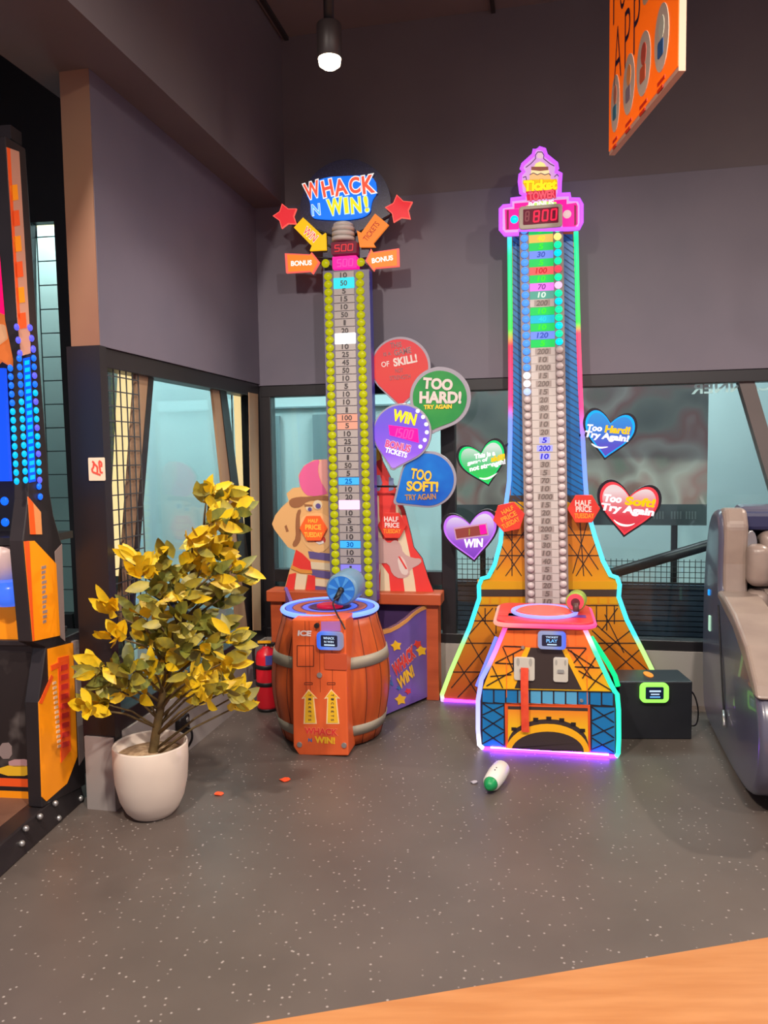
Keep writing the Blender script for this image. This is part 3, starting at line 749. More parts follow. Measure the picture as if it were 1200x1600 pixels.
# ---- barrel pad
bu, bv = .017, -.589
bz = W.uz(509, 949, bv)[1]
BWm = W.mpp(510, 1050, bv)
prof = []
for i in range(15):
    t = i / 14; r = (72 + 17 * math.sin(PI * min(1, t * 1.02)) + 5 * (1 - t)) * BWm; prof.append((r, .012 + (bz - .03) * t))
def rad(z):
    for (r0, z0), (r1, z1_) in zip(prof, prof[1:]):
        if z0 <= z <= z1_: return r0 + (r1 - r0) * (z - z0) / (z1_ - z0)
    return prof[-1][0]
bar_m = MB(); bar_m.lathe(prof, bu, bv, ORWOOD, 56)
barrel = bar_m.build('barrel', game)
m = MB()
for i in range(18):
    a = 2 * PI * i / 18
    m.tube([(bu + (r + .0005) * math.cos(a), bv + (r + .0005) * math.sin(a), z) for r, z in prof], .0022, mat('stave_gap', (104, 44, 18), .6), 6)
m.build('stave_joints', barrel)
for yy in (1021, 1123):
    z = W.uz(460, yy, bv - .1)[1]; h = 8.0 * BWm
    m = MB(); m.lathe([(rad(z - h) + .001, z - h), (rad(z - h) + .006, z - h), (rad(z + h) + .006, z + h), (rad(z + h) + .001, z + h)], bu, bv, GREYMETAL, 56, cap=False); m.build('hoop', barrel)
vp = bv - .332
def Q(x, y, v=vp): return W.uz(*C4(x, y), v)
m = MB(); m.prism([Q(x, y) for x, y in [(254, 340), (580, 338), (598, 1165), (300, 1163), (264, 1110)]], vp, vp + .16, ORPANEL, side=ORPANEL)
panel = m.build('front_panel', game, bevel=.006)
m = MB()
LINE = mat('panel_line', (112, 44, 20), .6)
def rect_line(x0, y0, x1, y1, wd=.004):
    P = [Q(x0, y0), Q(x1, y0), Q(x1, y1), Q(x0, y1)]
    for i in range(4): m.prism(bar(P[i], P[(i + 1) % 4], wd), vp - .0015, vp + .001, LINE)
rect_line(288, 498, 388, 624); rect_line(333, 722, 380, 734, .003); rect_line(470, 722, 517, 734, .003)
for x in (335, 360, 420, 495): m.prism(bar(Q(x, 350), Q(x + 8, 780), .0018), vp - .001, vp + .001, LINE)
m.text(W, 'ICE', *C4(332, 424), 22, 9, vp - .002, mat('white_logo_print', (232, 224, 226), .5), shear=.15, bold=.05)
m.text(W, 'WHACK', *C4(432, 1018), 54, 11, vp - .002, RED, rot=0, bold=.04, outline=mat('peach_print', (246, 150, 104), .5), grow=.03)
m.text(W, 'N', *C4(366, 1070), 6, 6, vp - .002, PAINTBLUE, bold=.04)
m.text(W, 'WIN!', *C4(455, 1070), 33, 11, vp - .002, YEL, bold=.05)
for x in (360, 497):
    m.prism([Q(*p, vp - .002) for p in ((x - 34, 972), (x - 28, 818), (x - 48, 822), (x - 4, 762), (x + 50, 820), (x + 30, 818), (x + 46, 972))], vp - .0012, vp + .001, mat('pale_arrow_edge', (246, 214, 160), .5))
    m.prism([Q(*p, vp - .003) for p in ((x - 26, 966), (x - 21, 808), (x - 36, 812), (x - 3, 772), (x + 38, 812), (x + 22, 808), (x + 38, 966))], vp - .0028, vp - .001, YEL)
    for i, ch in enumerate('TICKETS'): m.text(W, ch, *C4(x + 4, 798 + i * 25), 3.2, 4.6, vp - .0045, NUM, rot=-90)
m.build('panel_print', panel)
m = MB(); m.prism([Q(432, 352), Q(550, 350), Q(552, 410), Q(434, 410)], vp - .002, vp + .001, mat('lilac_plate', (172, 110, 178), .5)); m.build('lilac_plate', panel)
m = MB(); q = Q(410, 374); m.tube([(q[0], vp - .02, q[1]), (q[0], vp + .002, q[1])], .012, BLACK, 14); m.build('knob', panel)
m = MB(); m.prism(rrect(*sorted((Q(440, 0)[0], Q(578, 0)[0])), *sorted((Q(0, 622)[1], Q(0, 525)[1])), .006), vp - .006, vp + .001, mat('coin_door_brown', (196, 82, 48), .4)); m.build('coin_door', panel, bevel=.002)
for x, y in ((303, 1096), (572, 1100), (424, 676)):
    q = Q(x, y); m = MB(); m.tube([(q[0], vp - .006, q[1]), (q[0], vp + .001, q[1])], .013, ALU, 14); m.build('bolt', panel)
def card_reader(fr, x0, y0, x1, y1, v, frame_m, lines, parent, th=.025):
    m = MB(); a = fr.uz(x0, y0, v); b = fr.uz(x1, y1, v); w_, h_ = b[0] - a[0], a[1] - b[1]
    m.prism(rrect(a[0], b[0], b[1], a[1], h_ * .25), v - th, v, frame_m); o = m.build('card_reader', parent, bevel=.004)
    m = MB(); m.prism(rrect(a[0] + w_ * .17, b[0] - w_ * .2, b[1] + h_ * .2, a[1] - h_ * .17, h_ * .06), v - th - .003, v - th + .001, mat('reader_screen', (14, 26, 52), .2, em=.4))
    for k, (s_, yy, ww, hh, mm) in enumerate(lines):
        if s_ is None:
            m.box((a[0] + b[0]) / 2 - w_ * ww / 2, (a[0] + b[0]) / 2 + w_ * ww / 2, v - th - .0045, v - th - .003, b[1] + h_ * (yy - hh * .3), b[1] + h_ * (yy + hh * .3), mm); continue
        m.text_uz(s_, (a[0] + b[0]) / 2 - w_ * .015, b[1] + h_ * yy, w_ * ww, h_ * hh, v - th - .0045, mm, bold=.02)
    m.build('screen', o); return o
SCRW = mat('screen_white', (200, 226, 255), .3, em=.9)
LBF = ramp_mat('reader_glow_frame', 0, [(Q(412, 0)[0], (40, 110, 255)), (Q(470, 0)[0], (110, 150, 250)), (Q(572, 0)[0], (150, 140, 150))], em=.9)
card_reader(W, *C4(412, 408), *C4(572, 522), vp, LBF, [('WHACK', .68, .42, .14, SCRW), ('N WIN', .48, .36, .11, SCRW), (None, .3, .4, .12, SCRW)], panel)
# barrel top
m = MB(); rt = 73 * BWm
RINGB = mat('blue_led_ring', (104, 136, 255), .3, em=2.2)
m.ring([[(bu + (rt + .012 * math.cos(2 * PI * k / 10)) * math.cos(2 * PI * j / 64), bv + (rt + .012 * math.cos(2 * PI * k / 10)) * math.sin(2 * PI * j / 64), bz + .012 * math.sin(2 * PI * k / 10)) for k in range(10)] for j in range(64)], RINGB, True, closed=True)
m.build('led_ring', game)
m = MB(); m.lathe([(rt - .002, bz - .03), (rt - .002, bz + .004)], bu, bv, mat('pad_top_purple', (88, 44, 120), .35), 56)
def flat_ring(r0, r1, z, mm): m.ring([[(bu + r * math.cos(2 * PI * j / 56), bv + r * math.sin(2 * PI * j / 56), z) for j in range(56)] for r in (r0, r1)], mm, False, False, False)
flat_ring(rt * .80, rt * .93, bz + .006, mat('pad_lit_blue', (70, 110, 240), .3, em=.8)); flat_ring(rt * .62, rt * .78, bz + .006, mat('pad_orange', (176, 92, 74), .4))
flat_ring(rt * .46, rt * .58, bz + .006, mat('pad_lit_blue', (0, 0, 0))); flat_ring(rt * .30, rt * .42, bz + .006, PURPD)
m.build('pad_top', game)
m = MB(); m.lathe([(rt * .28, bz + .004), (rt * .28, bz + .016), (rt * .2, bz + .022)], bu, bv, mat('lit_red_pad', (214, 30, 70), .3, em=.6), 32); m.build('strike_button', game)
# purple side wings between barrel and cabinet
g0 = W.P + W.d * (bu + .20) + W.n * (bv + .17); g1 = W.P + W.d * (uR - .07) + W.n * .0
WF = Frame(g0.x, g0.y, math.atan2((g1 - g0).y, (g1 - g0).x)); wl = (g1 - g0).length
m = MB()
prof_w = [(0, .02), (wl, .02), (wl, WF.uz(665, 946)[1])] + [WF.uz(*C4(*p)) for p in ((1040, 265), (1000, 290), (950, 335), (900, 370), (850, 395), (800, 408))]
prof_w[-1] = (0, prof_w[-1][1])
m.prism(prof_w, 0, .02, PURP, side=PURP)
for i in range(2, len(prof_w) - 1): m.prism([prof_w[i], prof_w[i + 1], (prof_w[i + 1][0], prof_w[i + 1][1] - .022), (prof_w[i][0], prof_w[i][1] - .022)], -.003, .021, mat('gold_edge', (206, 142, 76), .45))
m.text(WF, 'WHACK', *C4(935, 590), 58, 24, -.004, RED, rot=22, bold=.05, outline=mat('wing_pale_outline', (226, 190, 200), .5), grow=.03)
m.text(WF, 'WIN!', *C4(945, 690), 42, 22, -.004, YEL, rot=20, bold=.05)
m.text(WF, 'N', *C4(852, 725), 10, 16, -.004, PAINTBLUE, rot=22, bold=.05)
for sx, sy, R in ((888, 500, 34), (1040, 530, 34), (915, 825, 36), (835, 690, 22)):
    m.prism(WF.pts(cm(C4, star(sx, sy, R, .2)), -.003), -.003, .001, YEL)
for sx, sy, R in ((1018, 490, 26), (960, 775, 20), (905, 755, 16)):
    m.prism(WF.pts(cm(C4, star(sx, sy, R, .5)), -.003), -.003, .001, RED if sx != 905 else PAINTBLUE)
def to_local(mb, fr, base):
    """re-express a mesh written in frame fr in the frame of the thing"""
    out = []
    for u, v, z in mb.V:
        q = fr.w(u, v, z) - base.P; out.append((q.dot(base.d), q.dot(base.n), z))
    mb.V = out; return mb
to_local(m, WF, W).build('side_wing', game)
h0 = W.P + W.d * (uL + .09) ; h1 = W.P + W.d * (bu - .22) + W.n * (bv + .17)
WG = Frame(h0.x, h0.y, math.atan2((h1 - h0).y, (h1 - h0).x)); m = MB(); m.prism([(0, .02), ((h1 - h0).length, .02), ((h1 - h0).length, .5), (0, .66)], 0, .02, PURP)
to_local(m, WG, W).build('side_wing', game)

# mallet on the barrel
def mallet(fr, label, front, back, rpx_, v0, v1, face_m, body_m, hub_m, group=None, wedges=0):
    a = fr.uz(*front, v0); b = fr.uz(*back, v1); r = rpx_ * fr.mpp(*front, v0)
    o = thing('padded_mallet', fr, label, 'mallet', group, a[0], (v0 + v1) / 2, a[1] - r)
    du, dz = b[0] - a[0], b[1] - a[1]; base = (a[0], (v0 + v1) / 2, a[1] - r)
    m = MB(); rings = []
    for t, s_ in ((0, .86), (.06, .97), (.12, 1), (.9, 1), (.97, .96), (1, .86)):
        rings.append([(du * t + r * s_ * math.cos(2 * PI * j / 32), v0 + (v1 - v0) * t - base[1], r + dz * t + r * s_ * math.sin(2 * PI * j / 32)) for j in range(32)])
    m.ring(rings, body_m); m.build('pad', o)
    m = MB(); m.prism(circ(0, r, r * .84, 32), v0 - base[1] - .004, v0 - base[1] + .002, face_m)
    for k in range(wedges): 
        t = 2 * PI * k / wedges; m.prism([(0, r), (r * .8 * math.cos(t), r + r * .8 * math.sin(t)), (r * .8 * math.cos(t + .3), r + r * .8 * math.sin(t + .3))], v0 - base[1] - .006, v0 - base[1] - .004, mat('mallet_light_wedge', (70, 150, 226), .4))
    m.build('face', o)
    return o, base, r
MBL = mat('mallet_blue', (36, 110, 196), .35, em=.1); MGR = mat('mallet_grey_blue', (104, 142, 170), .4)
mal, base, r = mallet(W, 'blue round padded mallet with a dark hub lying on the glowing barrel top', (533, 922), (548, 911), 26, bv - .10, bv + .10, MBL, MGR, BLACK, None, 7)
m = MB(); m.tube([(.0, -.112, r), (-.02, -.135, r - .045)], .014, BLACK, 10); m.ball((0, -.105, r), .018, BLACK, 10); m.build('handle', mal)
m = MB(); dd = [0, -.02, -.10, -.16, -.19, -.195]
cp = [W.uz(*C4(*p), bv - .16 + d_) for p, d_ in zip(((545, 200), (500, 235), (512, 275), (540, 330), (565, 370), (578, 400)), dd)]
m.tube(smooth_line([(p[0] - base[0], bv - .16 + d_ - base[1], p[1] - base[2]) for p, d_ in zip(cp, dd)]), .004, BLACK, 8); m.build('cord', mal)

# hexagon promotion signs on the whack game
HEXR = noise_mat('red_hexagon_print', (206, 44, 42), (226, 66, 42), 5, .4)
HEXO = mat('orange_hexagon_print', (240, 92, 36), .4, em=.25)
def hexsign(fr, px, py, R, v, face, lab, txts, rot=0, rings=None):
    q = fr.uz(px, py, v); k = fr.mpp(px, py, v); o = thing('promotion_sign', fr, lab, 'sign', 'hexagon promotion signs on the games', q[0], v, q[1])
    m = MB(); m.prism([(R * k * math.cos(math.radians(rot) + i * PI / 3), R * k * 1.0 * math.sin(math.radians(rot) + i * PI / 3)) for i in range(6)], 0, .008, face); 
    m.build('board', o, bevel=.002)
    m = MB()
    for s_, dx, dy, ww, hh, mm, r_ in txts: m.text_uz(s_, dx * k, -dy * k, ww * k, hh * k, -.002, mm, rot=r_, bold=.03)
    m.build('lettering', o)
PW = mat('white_lettering', (236, 216, 210), .5); PO_ = mat('orange_lettering', (250, 150, 40), .5); PO2 = mat('pale_orange_lettering', (255, 176, 60), .5, em=.2)
hexsign(W, 489.5, 825.5, 22.5, .014, HEXO, 'bright orange hexagon sign over the cartoon strongman face', [('HALF', 0, -12, 16, 6, PO2, 0), ('PRICE', 0, -2, 26, 8, PO2, 0), ('TUESDAY', 0, 10, 30, 8, PO2, 0)])
hexsign(W, 612.5, 821, 23, .018, HEXR, 'red half price hexagon sign on the striped circus tent board', [('HALF', -1, -10, 23, 8, PW, 0), ('PRICE', 0, -.5, 23, 8, PW, 0), ('TUESDAY', 0, 9, 28, 7, PO_, 0)])

# ================================================================== TOWER GAME (lattice tower strength tester)
T = Frame(0.324, 4.449, -0.2)
tower = thing('tower_hammer_game', T, 'hammer strength game shaped like a lattice tower with glowing neon edges and heart signs', 'arcade game', u=.5)
def TB(mb, name, parent=None, **k):
    """parts are written from the frame's origin; move them to the thing's base"""
    mb.V = [(x - .5, y, z) for x, y, z in mb.V]; return mb.build(name, parent or tower, **k)
TBLUE = noise_mat('tower_blue_print', (8, 92, 160), (12, 112, 182), 3, .35, em=.10)
TOR = ramp_mat('tower_orange_print', 2, [(0, (190, 78, 30)), (.35, (204, 120, 22)), (.75, (222, 150, 14)), (.85, (206, 124, 24)), (1.3, (204, 112, 30))], em=0)
TYE = mat('tower_yellow_print', (216, 156, 8), .4)
DK = mat('tower_dark_print', (62, 46, 38), .5)
board = [(797, 362), (898, 362), (908, 640), (916, 780), (922, 812), (950, 898), (969, 905), (966, 944), (1040, 1100), (692, 1096), (690, 1084), (747, 945), (746, 906), (768, 898), (787, 830), (772, 800), (796, 785), (799, 640)]
m = MB(); m.prism(T.pts(board), 0, .05, TOR, side=DK)
fl_ = T.pts(board)
TB(m, 'back_board')
m = MB(); m.prism(T.pts([(801, 366), (895, 366), (905, 640), (912, 774), (798, 774), (802, 640)], -.002), -.002, .001, TBLUE)
for i in range(44):
    y = 366 + i * 9.6; m.prism([T.uz(*p, -.003) for p in ((801, y), (822, y + 16), (822, y + 18), (801, y + 2))], -.0032, -.0015, mat('tower_blue_line', (8, 60, 110), .5))
    m.prism([T.uz(*p, -.003) for p in ((882, y), (904 + i * .18, y + 16), (904 + i * .18, y + 18), (882, y + 2))], -.0032, -.0015, mat('tower_blue_line', (0, 0, 0)))
m.prism(T.pts([(797, 774), (916, 774), (918, 784), (795, 784)], -.003), -.003, .001, DK)
m.prism(T.pts([(795, 784), (918, 784), (919, 796), (790, 796)], -.003), -.003, .001, TYE)
TB(m, 'blue_panel')
m = MB(); LINEM = mat('lattice_line', (40, 30, 28), .5)
def seg(f, L, wd, v, fr=T, mm=None):
    for a, b in L:
        m.prism(bar(fr.uz(*f(*a), v), fr.uz(*f(*b), v), wd), v, v + .0015, mm or LINEM)
idf = lambda x, y: (x, y)
seg(idf, [((795, 800), (770, 896)), ((800, 800), (800, 900)), ((788, 830), (826, 880)), ((782, 850), (815, 900)), ((820, 830), (776, 890)), ((826, 850), (790, 900)), ((786, 836), (828, 836)), ((778, 868), (828, 868)),
          ((888, 820), (935, 890)), ((889, 850), (925, 900)), ((918, 815), (895, 896)), ((905, 800), (912, 900)), ((886, 836), (926, 836)), ((886, 868), (938, 868)), ((930, 850), (900, 900))], .005, -.003)
m.prism(T.pts([(748, 908), (968, 908), (967, 921), (748, 921)], -.003), -.003, .001, TYE)
m.prism(T.pts([(748, 921), (967, 921), (966, 932), (748, 932)], -.003), -.003, .001, DK)
for i in range(14):
    x = 752 + i * 15.4; m.prism(rpx(T, x, 934, x + 12, 944, -.003, .004), -.003, .001, TYE)
seg(idf, [((748, 946), (966, 946)), ((735, 970), (980, 970)), ((720, 1005), (1000, 1005)), ((706, 1050), (1020, 1050)), ((742, 950), (820, 1060)), ((728, 990), (785, 1090)), ((712, 1030), (752, 1095)), ((705, 1075), (760, 1010)), ((715, 1090), (800, 1000)), ((725, 1000), (770, 950)), ((775, 950), (775, 990)), ((758, 950), (758, 975)), ((762, 1095), (830, 1010)),
          ((925, 970), (1015, 1050)), ((925, 985), (990, 1045)), ((945, 960), (975, 1020)), ((985, 985), (940, 1020)), ((965, 950), (940, 985)), ((1005, 1010), (960, 1050)), ((932, 946), (932, 980)), ((948, 946), (948, 985)), ((960, 946), (960, 975))], .0055, -.003)
TB(m, 'lattice_print')
# neon edge tubes
zT = lambda y, x=800: T.uz(x, y)[1]
NEON_L = ramp_mat('neon_left', 2, [(zT(1098), (226, 180, 255)), (zT(1088), (190, 240, 120)), (zT(1010), (170, 240, 120)), (zT(985), (60, 226, 240)), (zT(900), (50, 220, 246)), (zT(830), (90, 210, 255)), (zT(790), (110, 170, 255)), (zT(655), (120, 140, 255)), (zT(632), (250, 60, 130)), (zT(540), (255, 50, 80)), (zT(515), (60, 230, 80)), (zT(400), (20, 236, 150)), (zT(375), (70, 220, 240)), (zT(355), (160, 190, 255))], em=1.5)
NEON_R = ramp_mat('neon_right', 2, [(zT(1098), (180, 240, 120)), (zT(1000), (180, 244, 130)), (zT(985), (60, 226, 240)), (zT(830), (90, 220, 255)), (zT(790), (110, 160, 255)), (zT(690), (120, 140, 255)), (zT(640), (250, 60, 130)), (zT(525), (255, 70, 100)), (zT(510), (60, 230, 80)), (zT(380), (20, 240, 150)), (zT(355), (70, 230, 210))], em=1.5)
NEON_P = mat('neon_purple', (160, 50, 255), .4, em=6)
def tubepx(fr, L, r, v, mm, it=1):
    p = [fr.uz(x, y, v) for x, y in L]
    p = smooth_line([(a, v, b) for a, b in p], it)
    return MB().tube(p, r, mm, 10)
TB(tubepx(T, [(796, 362), (797, 450), (798, 640), (795, 788), (776, 800), (787, 830), (768, 900), (748, 905), (749, 945), (690, 1082), (692, 1096)], .0125, -.006, NEON_L), 'neon_tube')
TB(tubepx(T, [(900, 362), (903, 500), (908, 640), (916, 780), (922, 815), (949, 897), (969, 904), (966, 942), (1019, 1046), (1042, 1096)], .0125, -.006, NEON_R), 'neon_tube')
TB(tubepx(T, [(693, 1094), (752, 1098), (900, 1101), (1040, 1097)], .011, -.006, NEON_P), 'neon_tube')

# bulb column
vc = -.075
m = MB()
COLM = noise_mat('column_grey', (132, 118, 116), (146, 132, 130), 4, .4)
m.prism(T.pts([(811, 350), (880, 350), (889, 960), (821, 960)], vc), vc, -.001, COLM); 
c0 = T.uz(821, 960, vc); c1 = T.uz(889, 960, vc); m.prism([(c0[0], 0), (c1[0], 0), (c1[0], c1[1] + .02), (c0[0], c0[1] + .02)], vc + .004, -.001, BLACK)
TB(m, 'column', bevel=.003)
cols = {'b': (84, 150, 255), 'g': (20, 240, 170), 'y': (252, 236, 130), 'r': (250, 70, 90), 'p': (255, 196, 250), 'c': (0, 216, 250), 'd': (120, 150, 165), 'w': (255, 252, 255), 'v': (180, 200, 255)}
BUM = {k: mat('bulb_lit_' + k, v, .3, em=1.15) for k, v in cols.items() if k != 'd'}
BUM['d'] = mat('bulb_unlit', (196, 182, 182), .3, em=.06)
NE = 47
rightseq = 'gyggbgrgpgdgggcgdd'
rightseq = 'gygcgrgpgcggcgcg'
protos = {}
for side, (a, b) in enumerate((((819, 360), (830, 940)), ((871, 357), (880.5, 938)))):
    for i in range(NE):
        p = lerp(a, b, i / (NE - 1)); q = T.uz(*p, vc - .004)
        if side == 0: kind = 'b' if i < 18 else 'w' if i < 20 else 'v' if i < 21 else 'd'
        else: kind = rightseq[i] if i < 15 else 'd'
        if kind not in protos:
            mb = MB(); mb.ball((0, 0, 0), .021, BUM[kind], 12, (1, .75, .95)); o = mb.build('bulb', tower); protos[kind] = o
        else: o = clone(protos[kind], tower)
        o.location = (q[0] - .5, vc - .004, q[1])
cc = {'g': (30, 214, 96), 'y': (240, 196, 90), 'b': (120, 150, 250), 'r': (250, 100, 100), 'p': (252, 130, 250), 'k': (90, 170, 150), 'x': (150, 146, 158), 'c': (20, 196, 226), 'v': (176, 176, 250)}
CM = {k: mat('score_lit_' + k, v, .4, em=.8) for k, v in cc.items() if k != 'x'}
CM['x'] = mat('score_unlit', (188, 180, 176), .4, em=.10); NUM2 = mat('score_grey_number', (112, 102, 98), .5)
numc = {'g': (60, 255, 40), 'y': (255, 240, 40), 'b': (60, 90, 200), 'r': (220, 20, 40), 'p': (150, 60, 170), 'k': (230, 255, 240), 'c': (20, 230, 240), 'v': (60, 50, 220)}
NMm = {k: mat('score_number_' + k, v, .4, em=.7) for k, v in numc.items()}; NMm['x'] = NUM2
seqc = 'gygbgrgpkxgcgbg'
vals = ['5', '40', '5', '30', '5', '100', '10', '70', '10', '200', '10', '40', '10', '120', '5', '200', '10', '1000', '15', '200', '15', '20', '80', '10', '10', '20', '5', '200', '10', '30', '5', '70', '10', '1000', '15', '20', '10', '200', '5', '30', '10', '40', '5', '10', '20', '5', '10']
for i in range(NE):
    kd = seqc[i] if i < 15 else 'x'
    if i in (26, 27, 28): kd2 = 'v'
    else: kd2 = kd
    c = lerp((845, 360), (855.5, 940), i / (NE - 1)); q = T.uz(*c, vc - .004); k = T.mpp(*c, vc)
    m = MB(); hw = 18.5 * k; hh = 6.0 * k
    m.prism(rrect(q[0] - hw, q[0] + hw, q[1] - hh, q[1] + hh, .002, 2), vc - .005, vc + .001, CM[kd] if kd2 != 'v' else CM['x'])
    if kd == 'x': 
        bw = (8 if len(vals[i]) < 3 else 12) * k
        m.prism([(q[0] - bw, q[1] - 4.8 * k), (q[0] + bw, q[1] - 4.8 * k), (q[0] + bw, q[1] + 4.8 * k), (q[0] - bw, q[1] + 4.8 * k)], vc - .0058, vc - .004, CM['v'] if kd2 == 'v' else mat('score_number_field', (158, 146, 142), .5))
    m.text_uz(vals[i], q[0], q[1], (7 if len(vals[i]) == 1 else 12 if len(vals[i]) == 2 else 17 if len(vals[i]) == 3 else 21) * k, 8.6 * k, vc - .008, NMm[kd2], rot=-1, shear=.15, bold=.03)
    TB(m, 'score_cell')
# topper
vq = -.10
top = [(390, 55), (425, 65), (440, 110), (515, 170), (520, 208), (512, 228), (546, 245), (540, 310), (538, 380), (518, 398), (612, 394), (616, 430), (680, 432), (700, 470), (700, 600), (680, 645), (600, 650), (240, 655), (235, 686), (135, 690), (105, 655), (105, 500), (125, 482), (183, 475), (183, 432), (288, 420), (290, 402), (255, 385), (245, 300), (250, 250), (275, 228), (258, 205), (268, 175), (345, 105), (352, 70)]
PKF = mat('lit_pale_pink', (236, 176, 240), .4, em=.75)
m = MB(); m.prism(T.pts(cm(C5, top), vq), vq, vq + .05, PKF, side=mat('topper_pink_side', (200, 90, 200), .4, em=.5))
TB(m, 'topper')
TUBEP = mat('neon_pink_violet', (186, 84, 255), .4, em=1.5)
p = T.pts(cm(C5, top), vq); TB(MB().tube([(a, vq - .002, b) for a, b in p], .011, TUBEP, 8, closed=True), 'neon_tube')
m = MB()
def art2(pts, mm, v, sm=0, f=C5, fr=T):
    p = cm(f, pts)
    if sm: p = smooth_loop(p, sm)
    m.prism(fr.pts(p, v), v, v + .002, mm)
art2([(135, 505), (240, 500), (240, 650), (140, 655)], LMAG, vq - .002); art2([(560, 470), (660, 455), (672, 480), (672, 610), (655, 630), (560, 640)], LMAG, vq - .002)
art2([(148, 510), (165, 508), (165, 650), (148, 652)], mat('lit_dull_magenta', (170, 30, 90), .4, em=.5), vq - .003); art2([(645, 470), (662, 475), (662, 615), (645, 625)], mat('lit_dull_magenta', (0, 0, 0)), vq - .003)
art2([(205, 460), (590, 430), (590, 470), (205, 500)], LMAG, vq - .002)
art2([(350, 190), (365, 165), (395, 152), (425, 165), (440, 190)], mat('lit_pale_gold', (255, 240, 150), .4, em=.9), vq - .003)
art2([(330, 190), (455, 190), (455, 215), (395, 222), (330, 215)], mat('lit_brown', (150, 84, 70), .4, em=.4), vq - .0035)
art2([(330, 215), (460, 215), (465, 250), (325, 250)], mat('lit_cream', (255, 230, 170), .4, em=.9), vq - .003)
art2([(318, 250), (345, 236), (375, 250), (400, 238), (430, 250), (460, 240), (472, 255), (472, 300), (316, 300)], mat('lit_peach', (250, 196, 130), .4, em=.85), vq - .004)
art2([(380, 82), (408, 82), (418, 110), (412, 128), (376, 128), (370, 110)], mat('lit_rose_cream', (240, 206, 214), .4, em=.8), vq - .003, 1)
ol = mat('violet_line', (110, 60, 110), .5)
for L in ([(362, 130), (360, 105), (378, 82), (408, 82), (424, 105), (420, 130), (470, 170), (500, 185)], [(362, 130), (330, 165), (290, 195)], [(268, 270), (290, 262), (296, 290)], [(500, 265), (520, 245), (532, 262)], [(318, 250), (345, 236), (375, 250), (400, 238), (430, 250), (460, 240), (472, 255)]):
    for a, b in zip(L, L[1:]): m.prism(bar(T.uz(*C5(*a), vq - .005), T.uz(*C5(*b), vq - .005), .004), vq - .005, vq - .003, ol)
art2([(268, 308), (330, 285), (520, 282), (522, 345), (300, 370)], LYEL2, vq - .006)
art2([(290, 375), (510, 355), (512, 415), (300, 440)], mat('lit_crimson', (226, 24, 66), .4, em=.9), vq - .006)
m.text(T, 'Ticket', *C5(396, 325), 52, 17, vq - .008, LYEL, rot=-1, bold=.06, outline=mat('amber_outline', (230, 130, 20), .4, em=.7), grow=.03)
m.text(T, 'TOWER', *C5(408, 400), 42, 14, vq - .008, mat('lit_light_red', (255, 90, 110), .4, em=.9), rot=3, bold=.05, outline=mat('dark_crimson', (120, 10, 40), .4), grow=.03)
art2([(290, 478), (400, 442), (515, 450), (515, 480)], mat('lit_lime', (200, 240, 120), .4, em=.9), vq - .006)
m.text(T, 'BONUS', *C5(402, 462), 39, 8, vq - .008, LWHITE, rot=2, shear=.1, bold=.04)
TB(m, 'topper_print')
m = MB(); m.prism(rpx(T, *C5(237, 482), *C5(560, 632), vq - .02, .02), vq - .02, vq + .002, mat('display_housing', (184, 176, 160), .4), side=mat('display_housing', (0, 0, 0)))
dh = TB(m, 'display_housing', bevel=.006)
m = MB(); m.prism(rpx(T, *C5(270, 505), *C5(530, 600), vq - .022, .004), vq - .022, vq - .018, DKRED)
digits(m, T, *C5(432, 548), 40, 18, vq - .025, mat('lit_red_digit', (255, 30, 70), .4, em=1.3), '800', gap=.25, rot=2)
digits(m, T, *C5(300, 555), 10, 16, vq - .025, mat('unlit_red_digit', (150, 60, 76), .4), '8', gap=.3, rot=2)
m.V = [(x - .5, y, z) for x, y, z in m.V]; m.build('display', dh)
for x, y, kd in ((205, 578, 'c'), (594, 540, 'd')):
    q = T.uz(*C5(x, y), vq - .006); mb = MB(); mb.ball((q[0] - .5, vq - .006, q[1]), .022, BUM[kd] if kd != 'd' else mat('bulb_pale_pink', (250, 214, 214), .3, em=.7), 14, (1, .6, 1)); mb.build('bulb', tower)

# hearts
def heart(cx, cy, Wd, Ht, rot, n=60):
    out = []
    for i in range(n):
        t = 2 * PI * i / n; x = math.copysign(abs(math.sin(t)) ** 2.05, math.sin(t)) / 2; y = (13 * math.cos(t) - 5 * math.cos(2 * t) - 2 * math.cos(3 * t) - math.cos(4 * t) + 2.5) / 29
        x *= Wd; y *= Ht; a = math.radians(rot); out.append((cx + x * math.cos(a) - y * math.sin(a), cy - (x * math.sin(a) + y * math.cos(a))))
    return out
HV = -.05
def heart_sign(cx, cy, Wd, Ht, rot, stops, edge, txts, smile=None, em=.9):
    m = MB(); m.prism(T.pts(cm(C8, heart(cx, cy, Wd, Ht, rot)), HV + .006), HV + .006, HV + .03, mat('heart_black_edge', (26, 18, 28), .3)); 
    o = TB(m, 'heart_sign', bevel=.003)
    m = MB(); m.prism(T.pts(cm(C8, heart(cx, cy, Wd * .91, Ht * .91, rot)), HV + .002), HV + .002, HV + .007, edge)
    z = lambda y: T.uz(*C8(cx, y), HV)[1]
    m.prism(T.pts(cm(C8, heart(cx, cy + Ht * .005, Wd * .83, Ht * .83, rot)), HV), HV, HV + .004, ramp_mat('heart_print', 2, [(z(y), c) for y, c in stops], em=em))
    if smile: m.prism(T.pts(cm(C8, smooth_loop(smile, 2)), HV - .002), HV - .002, HV, LWHITE)
    for t in txts: m.text(T, t[0], *C8(t[1], t[2]), t[3] / 3.333, t[4] / 3.333, HV - .003, t[5], rot=t[6], shear=.12, bold=.05)
    m.V = [(x - .5, y, z_) for x, y, z_ in m.V]; m.build('heart_face', o)
    return o
